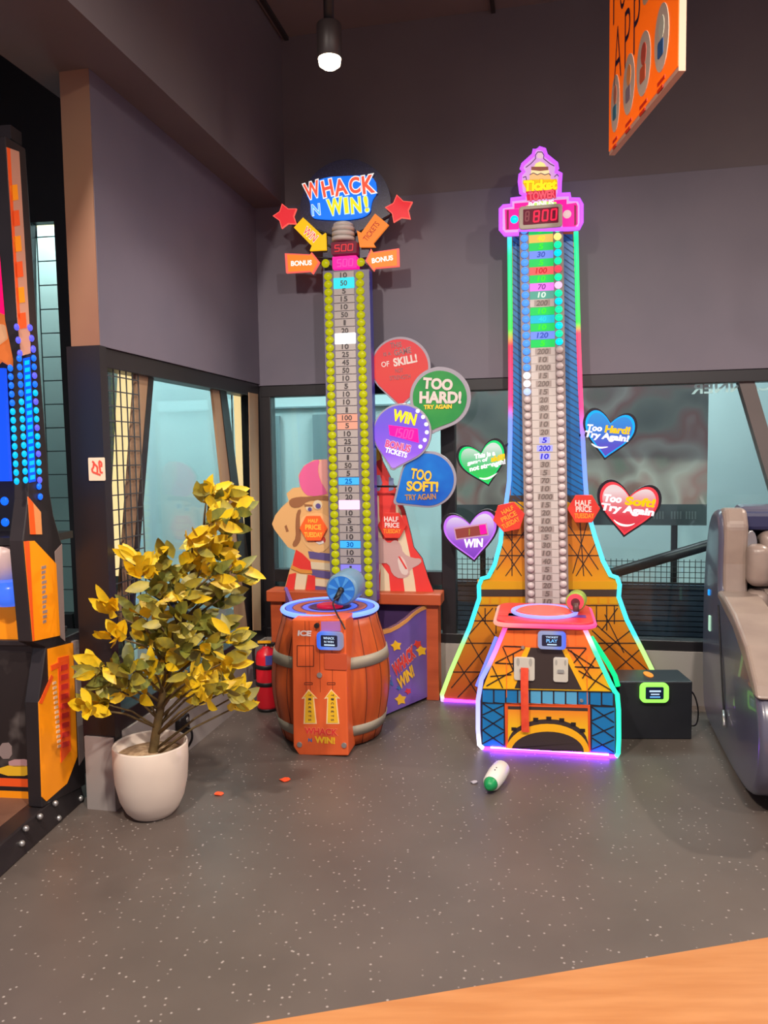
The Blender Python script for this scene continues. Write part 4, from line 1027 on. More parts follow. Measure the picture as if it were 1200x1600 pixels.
LW_ = mat('lit_white_lettering', (255, 246, 255), .4, em=.95); LA = mat('lit_amber_lettering', (255, 196, 0), .4, em=.9)
heart_sign(903, 200, 285, 262, -9, [(335, (90, 60, 200)), (250, (80, 76, 214)), (190, (30, 120, 226)), (80, (0, 160, 240))], mat('lit_blue_edge', (0, 160, 255), .4, em=1.1),
   [('Too', 830, 162, 78, 34, LW_, -5), ('Hard!', 950, 172, 126, 40, LA, -6), ('Try Again!', 892, 210, 225, 44, LW_, -8)], [(815, 240), (850, 262), (900, 258), (900, 264), (850, 272), (812, 248)])
heart_sign(252, 350, 262, 240, 13, [(465, (0, 226, 80)), (380, (0, 206, 84)), (330, (110, 214, 150)), (260, (226, 240, 228))], mat('lit_green_edge', (20, 210, 110), .4, em=.9),
   [('This is a', 258, 302, 110, 26, LW_, 10), ('game of', 220, 338, 108, 26, LW_, 11), ('skill!', 327, 318, 74, 32, LA, 10), ('not strength!', 272, 360, 190, 34, LW_, 12)], [(225, 420), (265, 425), (320, 398), (328, 392), (300, 420), (265, 434), (235, 428)])
heart_sign(1003, 588, 338, 292, -8, [(725, (226, 16, 50)), (620, (240, 40, 66)), (560, (244, 120, 130)), (490, (252, 224, 224))], mat('lit_red_heart_edge', (250, 60, 70), .4, em=.95),
   [('Too', 925, 530, 92, 40, LW_, -6), ('Soft!', 1068, 548, 150, 46, LA, -6), ('Try Again', 1000, 592, 270, 50, LW_, -7)], [(920, 632), (960, 660), (1010, 668), (1050, 655), (1010, 678), (955, 672)])
hp = heart_sign(188, 728, 304, 270, 7, [(855, (120, 40, 190)), (760, (160, 70, 220)), (690, (200, 140, 240)), (620, (244, 224, 250))], mat('lit_violet_edge', (190, 110, 240), .4, em=.9), [('WIN', 198, 762, 100, 46, LW_, 3)])
m = MB(); m.prism(T.pts(cm(C8, [(95, 682), (268, 658), (280, 722), (108, 746)]), HV - .006), HV - .006, HV, mat('display_frame_pink', (226, 170, 200), .4, em=.5))
m.prism(T.pts(cm(C8, [(103, 690), (262, 666), (272, 716), (112, 738)]), HV - .008), HV - .008, HV - .002, mat('dull_red_display', (120, 50, 44), .4, em=.4))
m.prism(T.pts(cm(C8, [(228, 668), (262, 664), (270, 712), (236, 718)]), HV - .0095), HV - .0095, HV - .006, LMAG)
digits(m, T, *C8(172, 705), 6, 12, HV - .011, mat('olive_digit', (190, 160, 70), .4, em=.5), '1', rot=4)
m.V = [(x - .5, y, z_) for x, y, z_ in m.V]; m.build('heart_display', hp)
m = MB()
for a, b in (((800, 690), (740, 728)), ((790, 800), (745, 840)), ((905, 680), (950, 680)), ((918, 790), (980, 800))):
    pa = T.uz(*a, .01); pb = T.uz(*b, .01); m.tube([(pa[0], -.004, pa[1]), (pb[0], -.012, pb[1])], .008, BLACK, 8)
TB(m, 'heart_bracket')
hexsign(T, 795, 808, 25, HV - .035, HEXR, 'red hexagon sign with tilted orange lettering next to the purple heart', [('HALF', -2, -11, 20, 7, PO_, 28), ('PRICE', 0, -1, 26, 8, PO_, 28), ('TUESDAY', 3, 9, 30, 8, PO_, 28)], rot=12)
hexsign(T, 912, 795, 25, HV - .03, HEXR, 'red half price hexagon sign overlapping the red heart', [('HALF', -1, -9, 24, 9, PW, 0), ('PRICE', 0, .5, 24, 9, PW, 0), ('TUESDAY', 1, 11, 30, 8, PO_, 0)])

# front cabinet
G = Frame(0.463, 3.697, -0.2)
gu = (G.P - T.P)
def GB(mb, name, parent=None, **k):
    to_local(mb, G, T); mb.V = [(x - .5, y, z) for x, y, z in mb.V]; return mb.build(name, parent or tower, **k)
face = [(412, 335), (798, 332), (955, 665), (978, 690), (978, 1005), (268, 962), (266, 650), (275, 630)]
m = MB(); m.prism(G.pts(cm(C7, face), 0), 0, .42, mat('cabinet_side', (40, 30, 44), .45))
GB(m, 'cabinet_body', bevel=.003)
m = MB(); q0 = G.uz(*C7(300, 960)); q1 = G.uz(*C7(960, 1000)); m.box(q0[0], q1[0], .03, .70, .012, .10, BLACK); GB(m, 'base_frame')
m = MB(); m.box(q0[0] + .02, q1[0] - .02, -.012, .028, .006, .014, mat('purple_added_glow', (150, 50, 255), .4, em=55)); GB(m, 'added_glow_strip')  # hidden emitter added to strengthen the purple glow on the floor
m = MB(); uu_ = T.uz(700, 1096)[0]; m.box(uu_, uu_ + .9, .0, .02, .004, .010, mat('purple_added_glow', (0, 0, 0))); TB(m, 'added_glow_strip')  # second added emitter, hidden at the foot of the back board
for uu in (q0[0] + .06, q1[0] - .06):
    for vv in (.06, .36):
        mb = MB(); mb.lathe([(.018, 0), (.018, .012), (.008, .016)], uu, vv, BLACK, 14); GB(mb, 'foot')
m = MB()
def art3(pts, mm, v=-.002):
    p = cm(C7, pts); m.prism(G.pts(p, v), v, v + .0015, mm)
FO = mat('face_orange', (240, 112, 44), .4, em=.12); FY = mat('face_yellow', (244, 176, 24), .4, em=.10); FB = mat('face_blue', (18, 116, 178), .4, em=.08); FLB = mat('face_light_blue', (84, 164, 206), .4, em=.08); FD = mat('face_dark', (58, 46, 44), .5)
FORY = ramp_mat('face_lattice_print', 2, [(G.uz(*C7(600, 650))[1], (246, 190, 20)), (G.uz(*C7(600, 560))[1], (244, 160, 30)), (G.uz(*C7(600, 440))[1], (240, 112, 44))], em=0)
art3([(395, 350), (805, 345), (955, 668), (280, 655)], FORY)
for x0, x1 in ((392, 440), (447, 493), (500, 560), (716, 760), (768, 812)): art3([(x0, 352), (x1, 350), (x1 + (8 if x1 > 780 else 0), 435), (x0 - (12 if x0 < 400 else 0), 430)], FO, -.003)
art3([(530, 440), (690, 445), (815, 660), (445, 652)], FD, -.003)
art3([(503, 438), (530, 440), (445, 655), (405, 655)], FY, -.0035); art3([(690, 445), (718, 447), (828, 665), (800, 665)], FY, -.0035)
for i in range(11):
    x = 280 + i * 62.4; t = i / 10
    art3([(x, 658 + 14 * t), (x + 54, 659 + 14 * t), (x + 54, 728 + 14 * t), (x, 722 + 14 * t)], FB if i in (0, 1, 9, 10) else FLB if i not in (2, 8) else FB)
art3([(280, 728), (390, 735), (390, 958), (280, 950)], FB); art3([(850, 745), (968, 748), (970, 992), (850, 980)], FB)
L3 = mat('face_line', (30, 22, 24), .5)
def segs(L, wd=.005, mm=None):
    for a, b in L: m.prism(bar(G.uz(*C7(*a), -.006), G.uz(*C7(*b), -.006), wd), -.006, -.004, mm or L3)
segs([((390, 432), (500, 436)), ((716, 440), (820, 442)), ((385, 435), (440, 560)), ((300, 640), (440, 560)), ((345, 520), (445, 525)), ((500, 440), (345, 520)), ((330, 535), (385, 650)), ((440, 470), (440, 560)), ((320, 590), (430, 580)),
      ((725, 450), (860, 540)), ((820, 445), (755, 520)), ((780, 560), (955, 665)), ((870, 490), (800, 600)), ((760, 540), (890, 545)), ((740, 455), (850, 600)), ((905, 570), (830, 660)),
      ((280, 730), (390, 800)), ((280, 800), (390, 870)), ((280, 870), (390, 950)), ((390, 740), (280, 790)), ((390, 800), (280, 870)), ((390, 880), (280, 940)),
      ((850, 750), (965, 830)), ((850, 830), (965, 910)), ((850, 910), (965, 985)), ((965, 770), (850, 820)), ((965, 850), (850, 900)), ((965, 920), (850, 970)), ((280, 656), (955, 672)), ((280, 728), (968, 748))])
segs([((405, 470), (405, 700)), ((822, 480), (826, 735))], .003, FO)
GB(m, 'face_print')
m = MB()
art3([(395, 728), (840, 738), (842, 985), (400, 965)], mat('door_orange', (222, 84, 32), .4, em=.08), -.006)
door_g = ramp_mat('door_gradient_print', 2, [(G.uz(*C7(600, 860))[1], (250, 196, 30)), (G.uz(*C7(600, 760))[1], (244, 140, 36))], em=0)
art3([(412, 745), (828, 755), (830, 960), (414, 945)], FD, -.008)
art3([(412, 762), (828, 772), (830, 935)] + [(620 + 205 * math.cos(t), 930 - 118 * math.sin(t)) for t in [PI * (i + 1) / 14 for i in range(13)]] + [(412, 925)], door_g, -.0095)
arc1 = [(618 + 218 * math.cos(PI * i / 20), 985 - 150 * math.sin(PI * i / 20) + 2) for i in range(21)]; arc2 = [(618 + 190 * math.cos(PI * (20 - i) / 20), 985 - 108 * math.sin(PI * (20 - i) / 20)) for i in range(21)]
art3(arc1 + arc2, FY, -.0115)
for i in range(7):
    t = PI * (i + 2) / 10.2; x, y = 618 + 224 * math.cos(t) , 958 - 150 * math.sin(t); art3([(x - 13, y - 9), (x + 13, y - 8), (x + 13, y + 9), (x - 13, y + 8)], L3, -.0125)
art3(arc2 + [(428, 960), (808, 975)], FD, -.011)
GB(m, 'door')
NF = Frame(G.P.x, G.P.y, G.a)
gz = lambda y: G.uz(*C7(600, y))[1]
NEONC_L = ramp_mat('neon_cabinet_left', 2, [(gz(960), (240, 230, 255)), (gz(900), (170, 170, 255)), (gz(650), (140, 140, 255)), (gz(560), (120, 130, 255)), (gz(480), (200, 120, 220)), (gz(330), (255, 60, 130))], em=2.2)
NEONC_R = ramp_mat('neon_cabinet_right', 2, [(gz(1010), (150, 240, 230)), (gz(960), (40, 230, 170)), (gz(650), (20, 230, 160)), (gz(450), (60, 220, 150)), (gz(390), (190, 200, 190)), (gz(330), (255, 80, 150))], em=2.2)
def tube7(L, r, v, mm, name, it=1):
    p = [G.uz(*C7(x, y), v) for x, y in L]; mb = MB(); mb.tube(smooth_line([(a, v, b) for a, b in p], it), r, mm, 10); return GB(mb, name)
tube7([(402, 326), (330, 500), (256, 640), (256, 940), (285, 966)], .011, -.004, NEONC_L, 'neon_tube')
tube7([(803, 322), (890, 510), (962, 660), (988, 690), (990, 985), (975, 1008)], .011, -.004, NEONC_R, 'neon_tube')
tube7([(280, 966), (600, 982), (980, 1010)], .011, -.004, mat('neon_pink_purple', (156, 40, 255), .4, em=10), 'neon_tube', 0)
tube7([(352, 385), (282, 560), (250, 640)], .009, .10, mat('neon_blue', (110, 120, 255), .4, em=1.5), 'neon_tube')
tube7([(845, 385), (965, 570), (985, 640)], .012, .15, mat('neon_green', (20, 226, 130), .4, em=1.4), 'neon_tube')
# console
zc1 = G.uz(*C7(610, 305), -.02)[1]
m = MB()
a = G.uz(*C7(350, 300), -.02)[0]; b = G.uz(*C7(862, 300), -.02)[0]
CON = mat('console_red', (206, 52, 60), .35, em=.2)
def plan(pts, z0, z1, mm, mb): 
    n = len(pts); V = [(x, y, z0) for x, y in pts] + [(x, y, z1) for x, y in pts]
    mb.add(V, [tuple(range(n))[::-1], tuple(range(n, 2 * n))] + [(i, (i + 1) % n, (i + 1) % n + n, i + n) for i in range(n)], mm)
pl_ = rrect(a, b, -.03, .44, .06)
plan(pl_, zc1 - .035, zc1, CON, m)
con = GB(m, 'console', bevel=.004)
m = MB(); plan(rrect(a + .035, b - .035, .01, .42, .03), zc1 - .13, zc1 - .035, CON, m); GB(m, 'console_neck')
m = MB(); m.tube([(x, y, zc1 - .018) for x, y in rrect(a - .006, b + .006, -.036, .446, .066)], .011, ramp_mat('neon_console', 0, [(G.uz(*C7(340, 300))[0] - .53 + .0, (40, 220, 120)), (0, (255, 90, 130)), (.12, (255, 60, 130)), (.6, (255, 70, 140))], em=1.5), 8, closed=True); GB(m, 'neon_tube')
m = MB(); cu_, cv_ = (a + b) / 2, .19
def hring(mb, r0, r1, z, mm, n=48, sy=1): mb.ring([[(cu_ + r * math.cos(2 * PI * j / n), cv_ + r * sy * math.sin(2 * PI * j / n), z) for j in range(n)] for r in (r0, r1)], mm, False, False, False)
m.ring([[(cu_ + (.155 + .011 * math.cos(2 * PI * k / 8)) * math.cos(2 * PI * j / 48), cv_ + (.155 + .011 * math.cos(2 * PI * k / 8)) * math.sin(2 * PI * j / 48), zc1 + .008 + .009 * math.sin(2 * PI * k / 8)) for k in range(8)] for j in range(48)], mat('pad_ring_violet', (150, 150, 255), .3, em=1.4), True, closed=True)
GB(m, 'pad_ring', con)
m = MB(); m.lathe([(.135, zc1), (.135, zc1 + .012), (.12, zc1 + .018)], cu_, cv_, mat('lit_coral_pad', (240, 92, 80), .4, em=.45), 40); GB(m, 'strike_pad', con)
m = MB()
for px_, py_, mm in ((600, 228, mat('console_lit_red', (255, 40, 80), .4, em=.9)), (655, 222, mat('console_lit_blue', (40, 150, 230), .4, em=.9)), (420, 255, RED), (760, 262, mat('console_print_purple', (110, 60, 150), .4)), (470, 285, PAINTBLUE)):
    u_ = G.uz(*C7(px_, 300), .2)[0]; vv = .36 if py_ < 240 else .12; plan([(u_ - .05, vv - .03), (u_ + .05, vv - .03), (u_ + .05, vv + .03), (u_ - .05, vv + .03)], zc1 + .0005, zc1 + .002, mm, m)
GB(m, 'console_print', con)
# ticket dispensers, ticket strip, card reader
def plate(x0, y0, x1, y1):
    m = MB(); a = G.uz(*C7(x0, y0), -.012); b = G.uz(*C7(x1, y1), -.012)
    m.prism(rrect(a[0], b[0], b[1], a[1], .012), -.014, -.003, mat('ticket_plate_white', (206, 202, 190), .35)); o = GB(m, 'ticket_dispenser', bevel=.003)
    m = MB(); w_ = b[0] - a[0]; h_ = a[1] - b[1]
    m.prism(rrect(a[0] + w_ * .28, b[0] - w_ * .28, b[1] + h_ * .40, b[1] + h_ * .52, .004), -.022, -.013, mat('slot_grey', (150, 150, 148), .4)); GB(m, 'slot', o)
    m = MB()
    for fx, fz, rr in ((.2, .8, 40), (.8, .8, -40)):
        c = (a[0] + w_ * fx, b[1] + h_ * fz); m.prism([(c[0] + w_ * .13 * math.cos(math.radians(t + rr)) * .6, c[1] + w_ * .2 * math.sin(math.radians(t + rr))) for t in range(0, 360, 30)], -.0155, -.0135, mat('plate_recess', (170, 168, 160), .4))
    GB(m, 'recess', o)
plate(443, 488, 552, 614); plate(648, 490, 726, 622)
m = MB(); pts = [(499, 545), (498, 640), (500, 750), (503, 880)]
TK = noise_mat('red_ticket_paper', (238, 84, 50), (228, 66, 40), 30, .6)
row = []
for (x, y), v in zip(pts, (-.026, -.034, -.032, -.028)):
    p = G.uz(*C7(x, y), v); row.append((p[0], v, p[1]))
row = smooth_line(row, 2); V = []; n = len(row)
for p in row: V += [(p[0] - .0185, p[1], p[2]), (p[0] + .0185, p[1], p[2])]
V += [(x, y + .0012, z) for x, y, z in V]; b_ = 2 * n
Fc = [(2 * i, 2 * i + 1, 2 * i + 3, 2 * i + 2) for i in range(n - 1)] + [(b_ + 2 * i, b_ + 2 * i + 2, b_ + 2 * i + 3, b_ + 2 * i + 1) for i in range(n - 1)] + [(2 * i, 2 * i + 2, b_ + 2 * i + 2, b_ + 2 * i) for i in range(n - 1)] + [(2 * i + 1, b_ + 2 * i + 1, b_ + 2 * i + 3, 2 * i + 3) for i in range(n - 1)]
m.add(V, Fc, TK); GB(m, 'ticket_strip')
_cr = {}
def card_reader_G(x0, y0, x1, y1):
    m = MB(); a = G.uz(*C7(x0, y0), -.01); b = G.uz(*C7(x1, y1), -.01); w_, h_ = b[0] - a[0], a[1] - b[1]
    m.prism(rrect(a[0], b[0], b[1], a[1], h_ * .22), -.035, -.001, ramp_mat('reader_frame_glow', 0, [(0, (150, 150, 190)), (a[0] - .5 + gu.dot(T.d) + w_ * .5, (150, 160, 200)), (a[0] - .5 + gu.dot(T.d) + w_, (70, 110, 255))], em=1.0)); o = GB(m, 'card_reader', bevel=.004)
    m = MB(); m.prism(rrect(a[0] + w_ * .14, b[0] - w_ * .16, b[1] + h_ * .2, a[1] - h_ * .15, .006), -.038, -.034, mat('reader_screen', (0, 0, 0)))
    for s_, yy, ww, hh, mm in (('TICKET', .73, .44, .10, SCRW), ('PLAY', .52, .40, .2, mat('screen_sky', (120, 190, 255), .3, em=.9)), (None, .3, .34, .09, SCRW)):
        if s_ is None:
            m.box((a[0] + b[0]) / 2 - w_ * ww / 2, (a[0] + b[0]) / 2 + w_ * ww / 2, -.0395, -.038, b[1] + h_ * (yy - .03), b[1] + h_ * (yy + .03), mm); continue
        m.text_uz(s_, (a[0] + b[0]) / 2, b[1] + h_ * yy, w_ * ww, h_ * hh, -.0395, mm, bold=.03)
    GB(m, 'screen', o)
card_reader_G(568, 352, 714, 446)
for x, y in ((490, 436), (795, 712)):
    q = G.uz(*C7(x, y)); m = MB(); m.tube([(q[0], -.014, q[1]), (q[0], -.002, q[1])], .008, ALU, 12); GB(m, 'lock')
mal2, base2, r2 = mallet(G, 'red and green round mallet standing on the right of the lattice tower console', (899, 939), (902, 934), 15.5, .14, .30, mat('mallet_pink_red', (238, 74, 92), .4, em=.15), mat('mallet_lime', (150, 180, 70), .4), BLACK)
m = MB(); m.prism(circ(0, r2 * .95, r2 * .45, 20), -.088, -.08, mat('mallet_dark_hub', (96, 40, 48), .5)); m.tube([(0, -.086, r2 * .9), (.004, -.10, r2 * .1)], .015, mat('mallet_handle_brown', (90, 62, 58), .5), 10); m.build('handle', mal2)
mal2.location.z = zc1 + .019

# black card box beside the tower
K = Frame(1.231, 3.794, -0.05)
bx = thing('card_kiosk_box', K, 'black floor box with a glowing green card reader beside the lattice tower game', 'box', u=.12)
m = MB(); tz = K.uz(1020, 1065)[1]; m.box(-.12 - .06, .185, 0, .22, .0, tz, noise_mat('black_box_laminate', (30, 32, 38), (36, 38, 44), 4, .35))
m.build('body', bx, bevel=.006)
m = MB(); KA = Frame(K.w(.12, 0, 0).x, K.w(.12, 0, 0).y, K.a)
GRN = mat('green_reader_glow', (150, 240, 90), .3, em=1.3)
card_reader(KA, 999, 1066, 1043, 1096, 0, GRN, [(None, .62, .4, .14, SCRW), (None, .46, .3, .1, SCRW), (None, .32, .36, .1, mat('screen_sky', (120, 190, 255), .3, em=.9))], bx)
m = MB(); q = KA.uz(1013, 1057, .12); m.add([(q[0] + .022 * math.cos(t * PI / 10), .12 + .05 * math.sin(t * PI / 10), tz + dz) for dz in (.0005, .004) for t in range(20)], [tuple(range(20, 40)), tuple(range(20))[::-1]] + [(i, (i + 1) % 20, (i + 1) % 20 + 20, i + 20) for i in range(20)], mat('orange_sticker', (236, 140, 30), .5, em=.2)); m.build('orange_sticker', bx)
m = MB(); pc = [(.187, .12, .22), (.23, .12, .21), (.26, .13, .13), (.265, .14, .05), (.25, .15, .008), (.19, .24, .006)]
m.tube(smooth_line(pc, 2), .004, BLACK, 8); m.build('power_cable', bx)

# ================================================================== POTTED PLANT
PF = Frame(0, 0, 0)
pc_ = on_floor(232, 1281)
PX, PY = pc_.x, pc_.y + .06
pk = (PY) / FOC
plant = bpy.data.objects.new('potted_plant', None); COL.objects.link(plant); plant.location = (PX, PY, 0)
tag(plant, 'potted yellow and green leafy shrub in a white rounded pot beside the black pillar', 'plant')
PLANTF = Frame(PX, PY, 0)
zr = PLANTF.uz(232, 1160)[1]; Rp = 58.5 * pk
POTW = noise_mat('white_ceramic_pot', (226, 210, 194), (214, 198, 184), 3, .35)
m = MB()
out = [(Rp * .50, 0), (Rp * .58, .006), (Rp * .72, zr * .10), (Rp * .86, zr * .25), (Rp * .96, zr * .48), (Rp * 1.0, zr * .75), (Rp * 1.0, zr * .985), (Rp * .985, zr), (Rp * .95, zr), (Rp * .93, zr * .97), (Rp * .93, zr * .82)]
m.lathe(out, 0, 0, POTW, 48); m.build('pot', plant)
m = MB(); m.lathe([(Rp * .93, zr * .80), (Rp * .93, zr * .84), (Rp * .5, zr * .86), (Rp * .1, zr * .865)], 0, 0, noise_mat('potting_soil', (196, 166, 130), (150, 120, 88), 40, .9), 32); m.build('soil', plant)
def pp(px, py, v=0.0): q = PLANTF.uz(px, py, v); return Vector((q[0], v, q[1]))
BARK = noise_mat('plant_bark', (112, 92, 52), (88, 72, 42), 20, .8)
m = MB()
m.tube(smooth_line([tuple(pp(238, 1182)), tuple(pp(246, 1130, .01)), tuple(pp(256, 1080, .0)), tuple(pp(275, 1010, .02)), tuple(pp(295, 920, 0)), tuple(pp(315, 850, .01)), tuple(pp(335, 780, 0))], 2), [.022] * 5 + [.018] * 5 + [.012] * 100, BARK) if False else None
path = smooth_line([tuple(pp(238, 1184)), tuple(pp(246, 1130, .01)), tuple(pp(256, 1080, .0)), tuple(pp(272, 1010, .02)), tuple(pp(292, 920, 0)), tuple(pp(315, 850, .01)), tuple(pp(338, 775, 0))], 2)
m.tube(path, [.021 * (1 - .75 * i / (len(path) - 1)) for i in range(len(path))], BARK, 10)
m.build('trunk', plant)
YL = noise_mat('yellow_leaf', (238, 196, 24), (206, 176, 30), 25, .45)
GLF = noise_mat('green_leaf', (92, 100, 44), (130, 128, 44), 25, .5)
OLV = noise_mat('olive_leaf', (166, 150, 40), (128, 122, 52), 25, .5)
leafy = {'y': MB(), 'g': MB(), 'o': MB()}; LM = {'y': YL, 'g': GLF, 'o': OLV}
branches = MB()
rnd = random.Random(11)
def leaf(kind, base, d, ln, wd):
    d = d.normalized(); side = d.cross(Vector((rnd.uniform(-.5, .5), -1, rnd.uniform(-.2, .6)))).normalized(); up = side.cross(d).normalized()
    V = []; prof = [(0, .06), (.18, .55), (.42, 1.0), (.68, .86), (.88, .45), (1.0, .04)]
    bend = rnd.uniform(-.25, .35)
    for t, w_ in prof:
        c = base + d * (ln * t) + up * (-bend * ln * t * t)
        for s_ in (-1, 0, 1): V.append(tuple(c + side * (s_ * wd * .5 * w_) + up * (abs(s_) * wd * .12 * w_)))
    F = []
    for i in range(len(prof) - 1):
        for j in range(2): F.append((i * 3 + j, i * 3 + j + 1, i * 3 + 4 + j, i * 3 + 3 + j))
    leafy[kind].add(V, F, LM[kind], True)
clusters = [  # px, py, leaves, kinds, spread
    (330, 765, 7, 'yyyo', 16), (352, 772, 5, 'yyo', 14), (322, 785, 6, 'yyo', 14), (345, 800, 5, 'yog', 16), (362, 800, 4, 'yg', 12), (330, 815, 6, 'yyg', 16), (352, 830, 5, 'gog', 16),
    (300, 850, 8, 'yyo', 20), (318, 862, 9, 'yyy', 20), (282, 868, 6, 'yog', 18), (338, 868, 7, 'yyg', 20), (366, 888, 6, 'yyg', 14), (215, 880, 6, 'yyo', 12), (222, 898, 6, 'yyy', 12), (250, 878, 6, 'yog', 16), (305, 895, 8, 'yyy', 20), (330, 900, 6, 'yyg', 20),
    (265, 900, 6, 'ogg', 20), (288, 930, 8, 'yog', 22), (248, 925, 7, 'gog', 22), (318, 935, 8, 'gog', 22), (345, 935, 6, 'ogg', 20), (178, 960, 7, 'yyy', 12), (180, 995, 7, 'yyy', 13), (215, 965, 7, 'yog', 18), (240, 965, 8, 'yyo', 20), (270, 975, 8, 'ogo', 22), (305, 975, 8, 'gog', 24), (335, 985, 8, 'ogo', 22), (355, 1000, 7, 'yog', 18),
    (225, 1000, 7, 'yog', 22), (250, 1010, 8, 'yog', 24), (285, 1015, 8, 'ogg', 24), (320, 1020, 8, 'yog', 24), (350, 1035, 8, 'yyo', 18), (155, 1045, 7, 'yyo', 13), (175, 1060, 6, 'ogo', 14), (205, 1050, 6, 'oog', 18), (240, 1050, 7, 'yog', 20), (262, 1035, 7, 'yyo', 18), (300, 1060, 8, 'yyo', 20), (335, 1065, 8, 'yyo', 18),
    (142, 1108, 6, 'yyo', 12), (165, 1100, 6, 'oyo', 14), (185, 1078, 5, 'oog', 14), (215, 1080, 6, 'yoo', 16), (250, 1078, 7, 'yyo', 16), (285, 1085, 8, 'yyy', 16), (320, 1090, 7, 'yyo', 16), (352, 1080, 6, 'yyo', 14), (372, 1085, 5, 'yyo', 10), (368, 1105, 4, 'yoo', 10), (345, 1050, 5, 'yog', 14), (375, 905, 4, 'yyo', 8)]
tp = [Vector(p) for p in path]
for cx, cy, n, kinds, sp_ in clusters:
    off = rnd.uniform(-.15, .07); n = int(n * 1.6)
    if cx < 215: off = rnd.uniform(-.22, -.10)
    c = pp(cx, cy, off)
    root = min(tp, key=lambda q: abs(q.z - (c.z - .12 - .3 * abs(c.x - q.x))) + .0)
    mid = (root + c) * .5 + Vector((0, 0, .02))
    branches.tube([tuple(root), tuple(mid), tuple(c)], [.006, .0045, .003], BARK, 6)
    outw = (c - Vector((0, 0, c.z - .1))).normalized()
    for i in range(n):
        d = outw * .55 + Vector((rnd.uniform(-1, 1), rnd.uniform(-1, 1), rnd.uniform(-.55, .75))) * .85
        b = c + Vector((rnd.uniform(-1, 1), rnd.uniform(-1, 1), rnd.uniform(-1, 1))) * sp_ * pk * .55
        leaf(rnd.choice(kinds), b, d, rnd.uniform(.072, .118), rnd.uniform(.034, .052))
branches.build('branches', plant)
for kd, nm in (('y', 'yellow_leaves'), ('g', 'green_leaves'), ('o', 'olive_leaves')): leafy[kd].build(nm, plant)

# ================================================================== FIRE EXTINGUISHER behind the barrel
xf = on_floor(417, 1112); XF = Frame(xf.x, xf.y + .04, 0)
ext = thing('fire_extinguisher', XF, 'red fire extinguisher with blue label standing behind the orange barrel', 'extinguisher')
kx = (xf.y + .04) / FOC; r = .062; hz = XF.uz(414, 1012)[1]
XRED = mat('extinguisher_red', (214, 28, 44), .3, em=.05)
m = MB(); m.lathe([(r * .9, .012), (r, .03), (r, hz * .86), (r * .86, hz * .94), (r * .4, hz), (.02, hz + .01)], 0, 0, XRED, 32); m.build('cylinder', ext)
m = MB(); m.lathe([(r * .92, 0), (r * .98, .012), (r * .9, .02)], 0, 0, BLACK, 32); m.build('base_ring', ext)
for zz in (.16, .26):
    m = MB(); m.lathe([(r + .001, zz - .012), (r + .004, zz - .01), (r + .004, zz + .01), (r + .001, zz + .012)], 0, 0, BLACK, 32, cap=False); m.build('strap', ext)
m = MB()
for i in range(8):
    a0, a1 = -PI / 2 + .05 + i * .12, -PI / 2 + .05 + (i + 1) * .12
    m.add([((r + .0015) * math.cos(a), (r + .0015) * math.sin(a), z) for a, z in ((a0, .275), (a1, .275), (a1, .33), (a0, .33))], [(0, 1, 2, 3)], mat('blue_label', (84, 92, 180), .4))
m.build('label', ext)
m = MB(); m.box(-.012, .05, -.012, .012, hz + .008, hz + .03, BLACK); m.tube([(.0, 0, hz), (0, 0, hz + .02)], .014, ALU); m.build('valve', ext, bevel=.002)
m = MB(); m.tube(smooth_line([(-.01, 0, hz + .025), (-.05, -.01, hz + .03), (-.075, -.01, hz + .0), (-.07, -.01, hz - .1), (-.068, -.01, hz - .18)], 2), .008, BLACK); m.build('hose', ext)
m = MB(); m.box(-.045, .03, -.02, -.015, hz + .03, hz + .045, mat('yellow_tag', (236, 170, 20), .5)); m.build('yellow_tag', ext)

# ================================================================== LEFT ARCADE CABINET
S0 = (-1.335, 2.98)
MS = Frame(S0[0], S0[1], 1.40)      # right side, u runs away from the camera
MF = Frame(S0[0], S0[1], -.12)      # front, u negative to the left
arc = thing('arcade_cabinet', MF, 'tall black and orange arcade cabinet with blue light dots cut by the frame edge', 'arcade game')
def A(mb, name, fr, parent=None, **k): to_local(mb, fr, MF); return mb.build(name, parent or arc, **k)
def D1(x, y): return (x / 3.48, 180 + y / 3.48)
def D2(x, y): return (x / 2.857, 780 + y / 2.857)
def D3(x, y): return (x / 4.0, 500 + y / 4.0)
ABLK = noise_mat('arcade_black', (34, 30, 32), (44, 38, 40), 3, .4)
AORG = mat('arcade_orange_print', (252, 150, 16), .35, em=.12); AORG2 = mat('arcade_deep_orange', (240, 88, 30), .35, em=.12); AGR = mat('arcade_grey_trim', (150, 132, 128), .4)
AOY = ramp_mat('arcade_orange_edge', 0, [(-.1, (240, 84, 30)), (.05, (252, 150, 16))], em=0)
m = MB()
sil = [(66, 1262), (134, 1226), (128, 1006), (102, 1004), (97, 850), (84, 806), (78, 770), (62, 560), (40, 232), (8, 212), (14, 300), (30, 500), (42, 560), (44, 780), (36, 845), (50, 1003), (72, 1012), (60, 1098)]
P = MS.pts(sil); m.prism(P, 0, .06, ABLK); A(m, 'side_wall', MS, bevel=.004)
m = MB()
def artS(pts, f, mm, v=-.003):
    m.prism(MS.pts(cm(f, pts), v), v, v + .004, mm)
m.prism(MS.pts([(75, 1014), (114, 1004), (121, 1182), (105, 1224), (73, 1252), (66, 1245), (61, 1098), (77, 1067)], -.003), -.003, .001, AORG)
m.prism(MS.pts([(61, 1098), (77, 1062), (80, 1054), (84, 1058), (66, 1100)], -.0045), -.0045, -.003, AORG2)
A(m, 'lower_side_panel', MS)
lsp = m
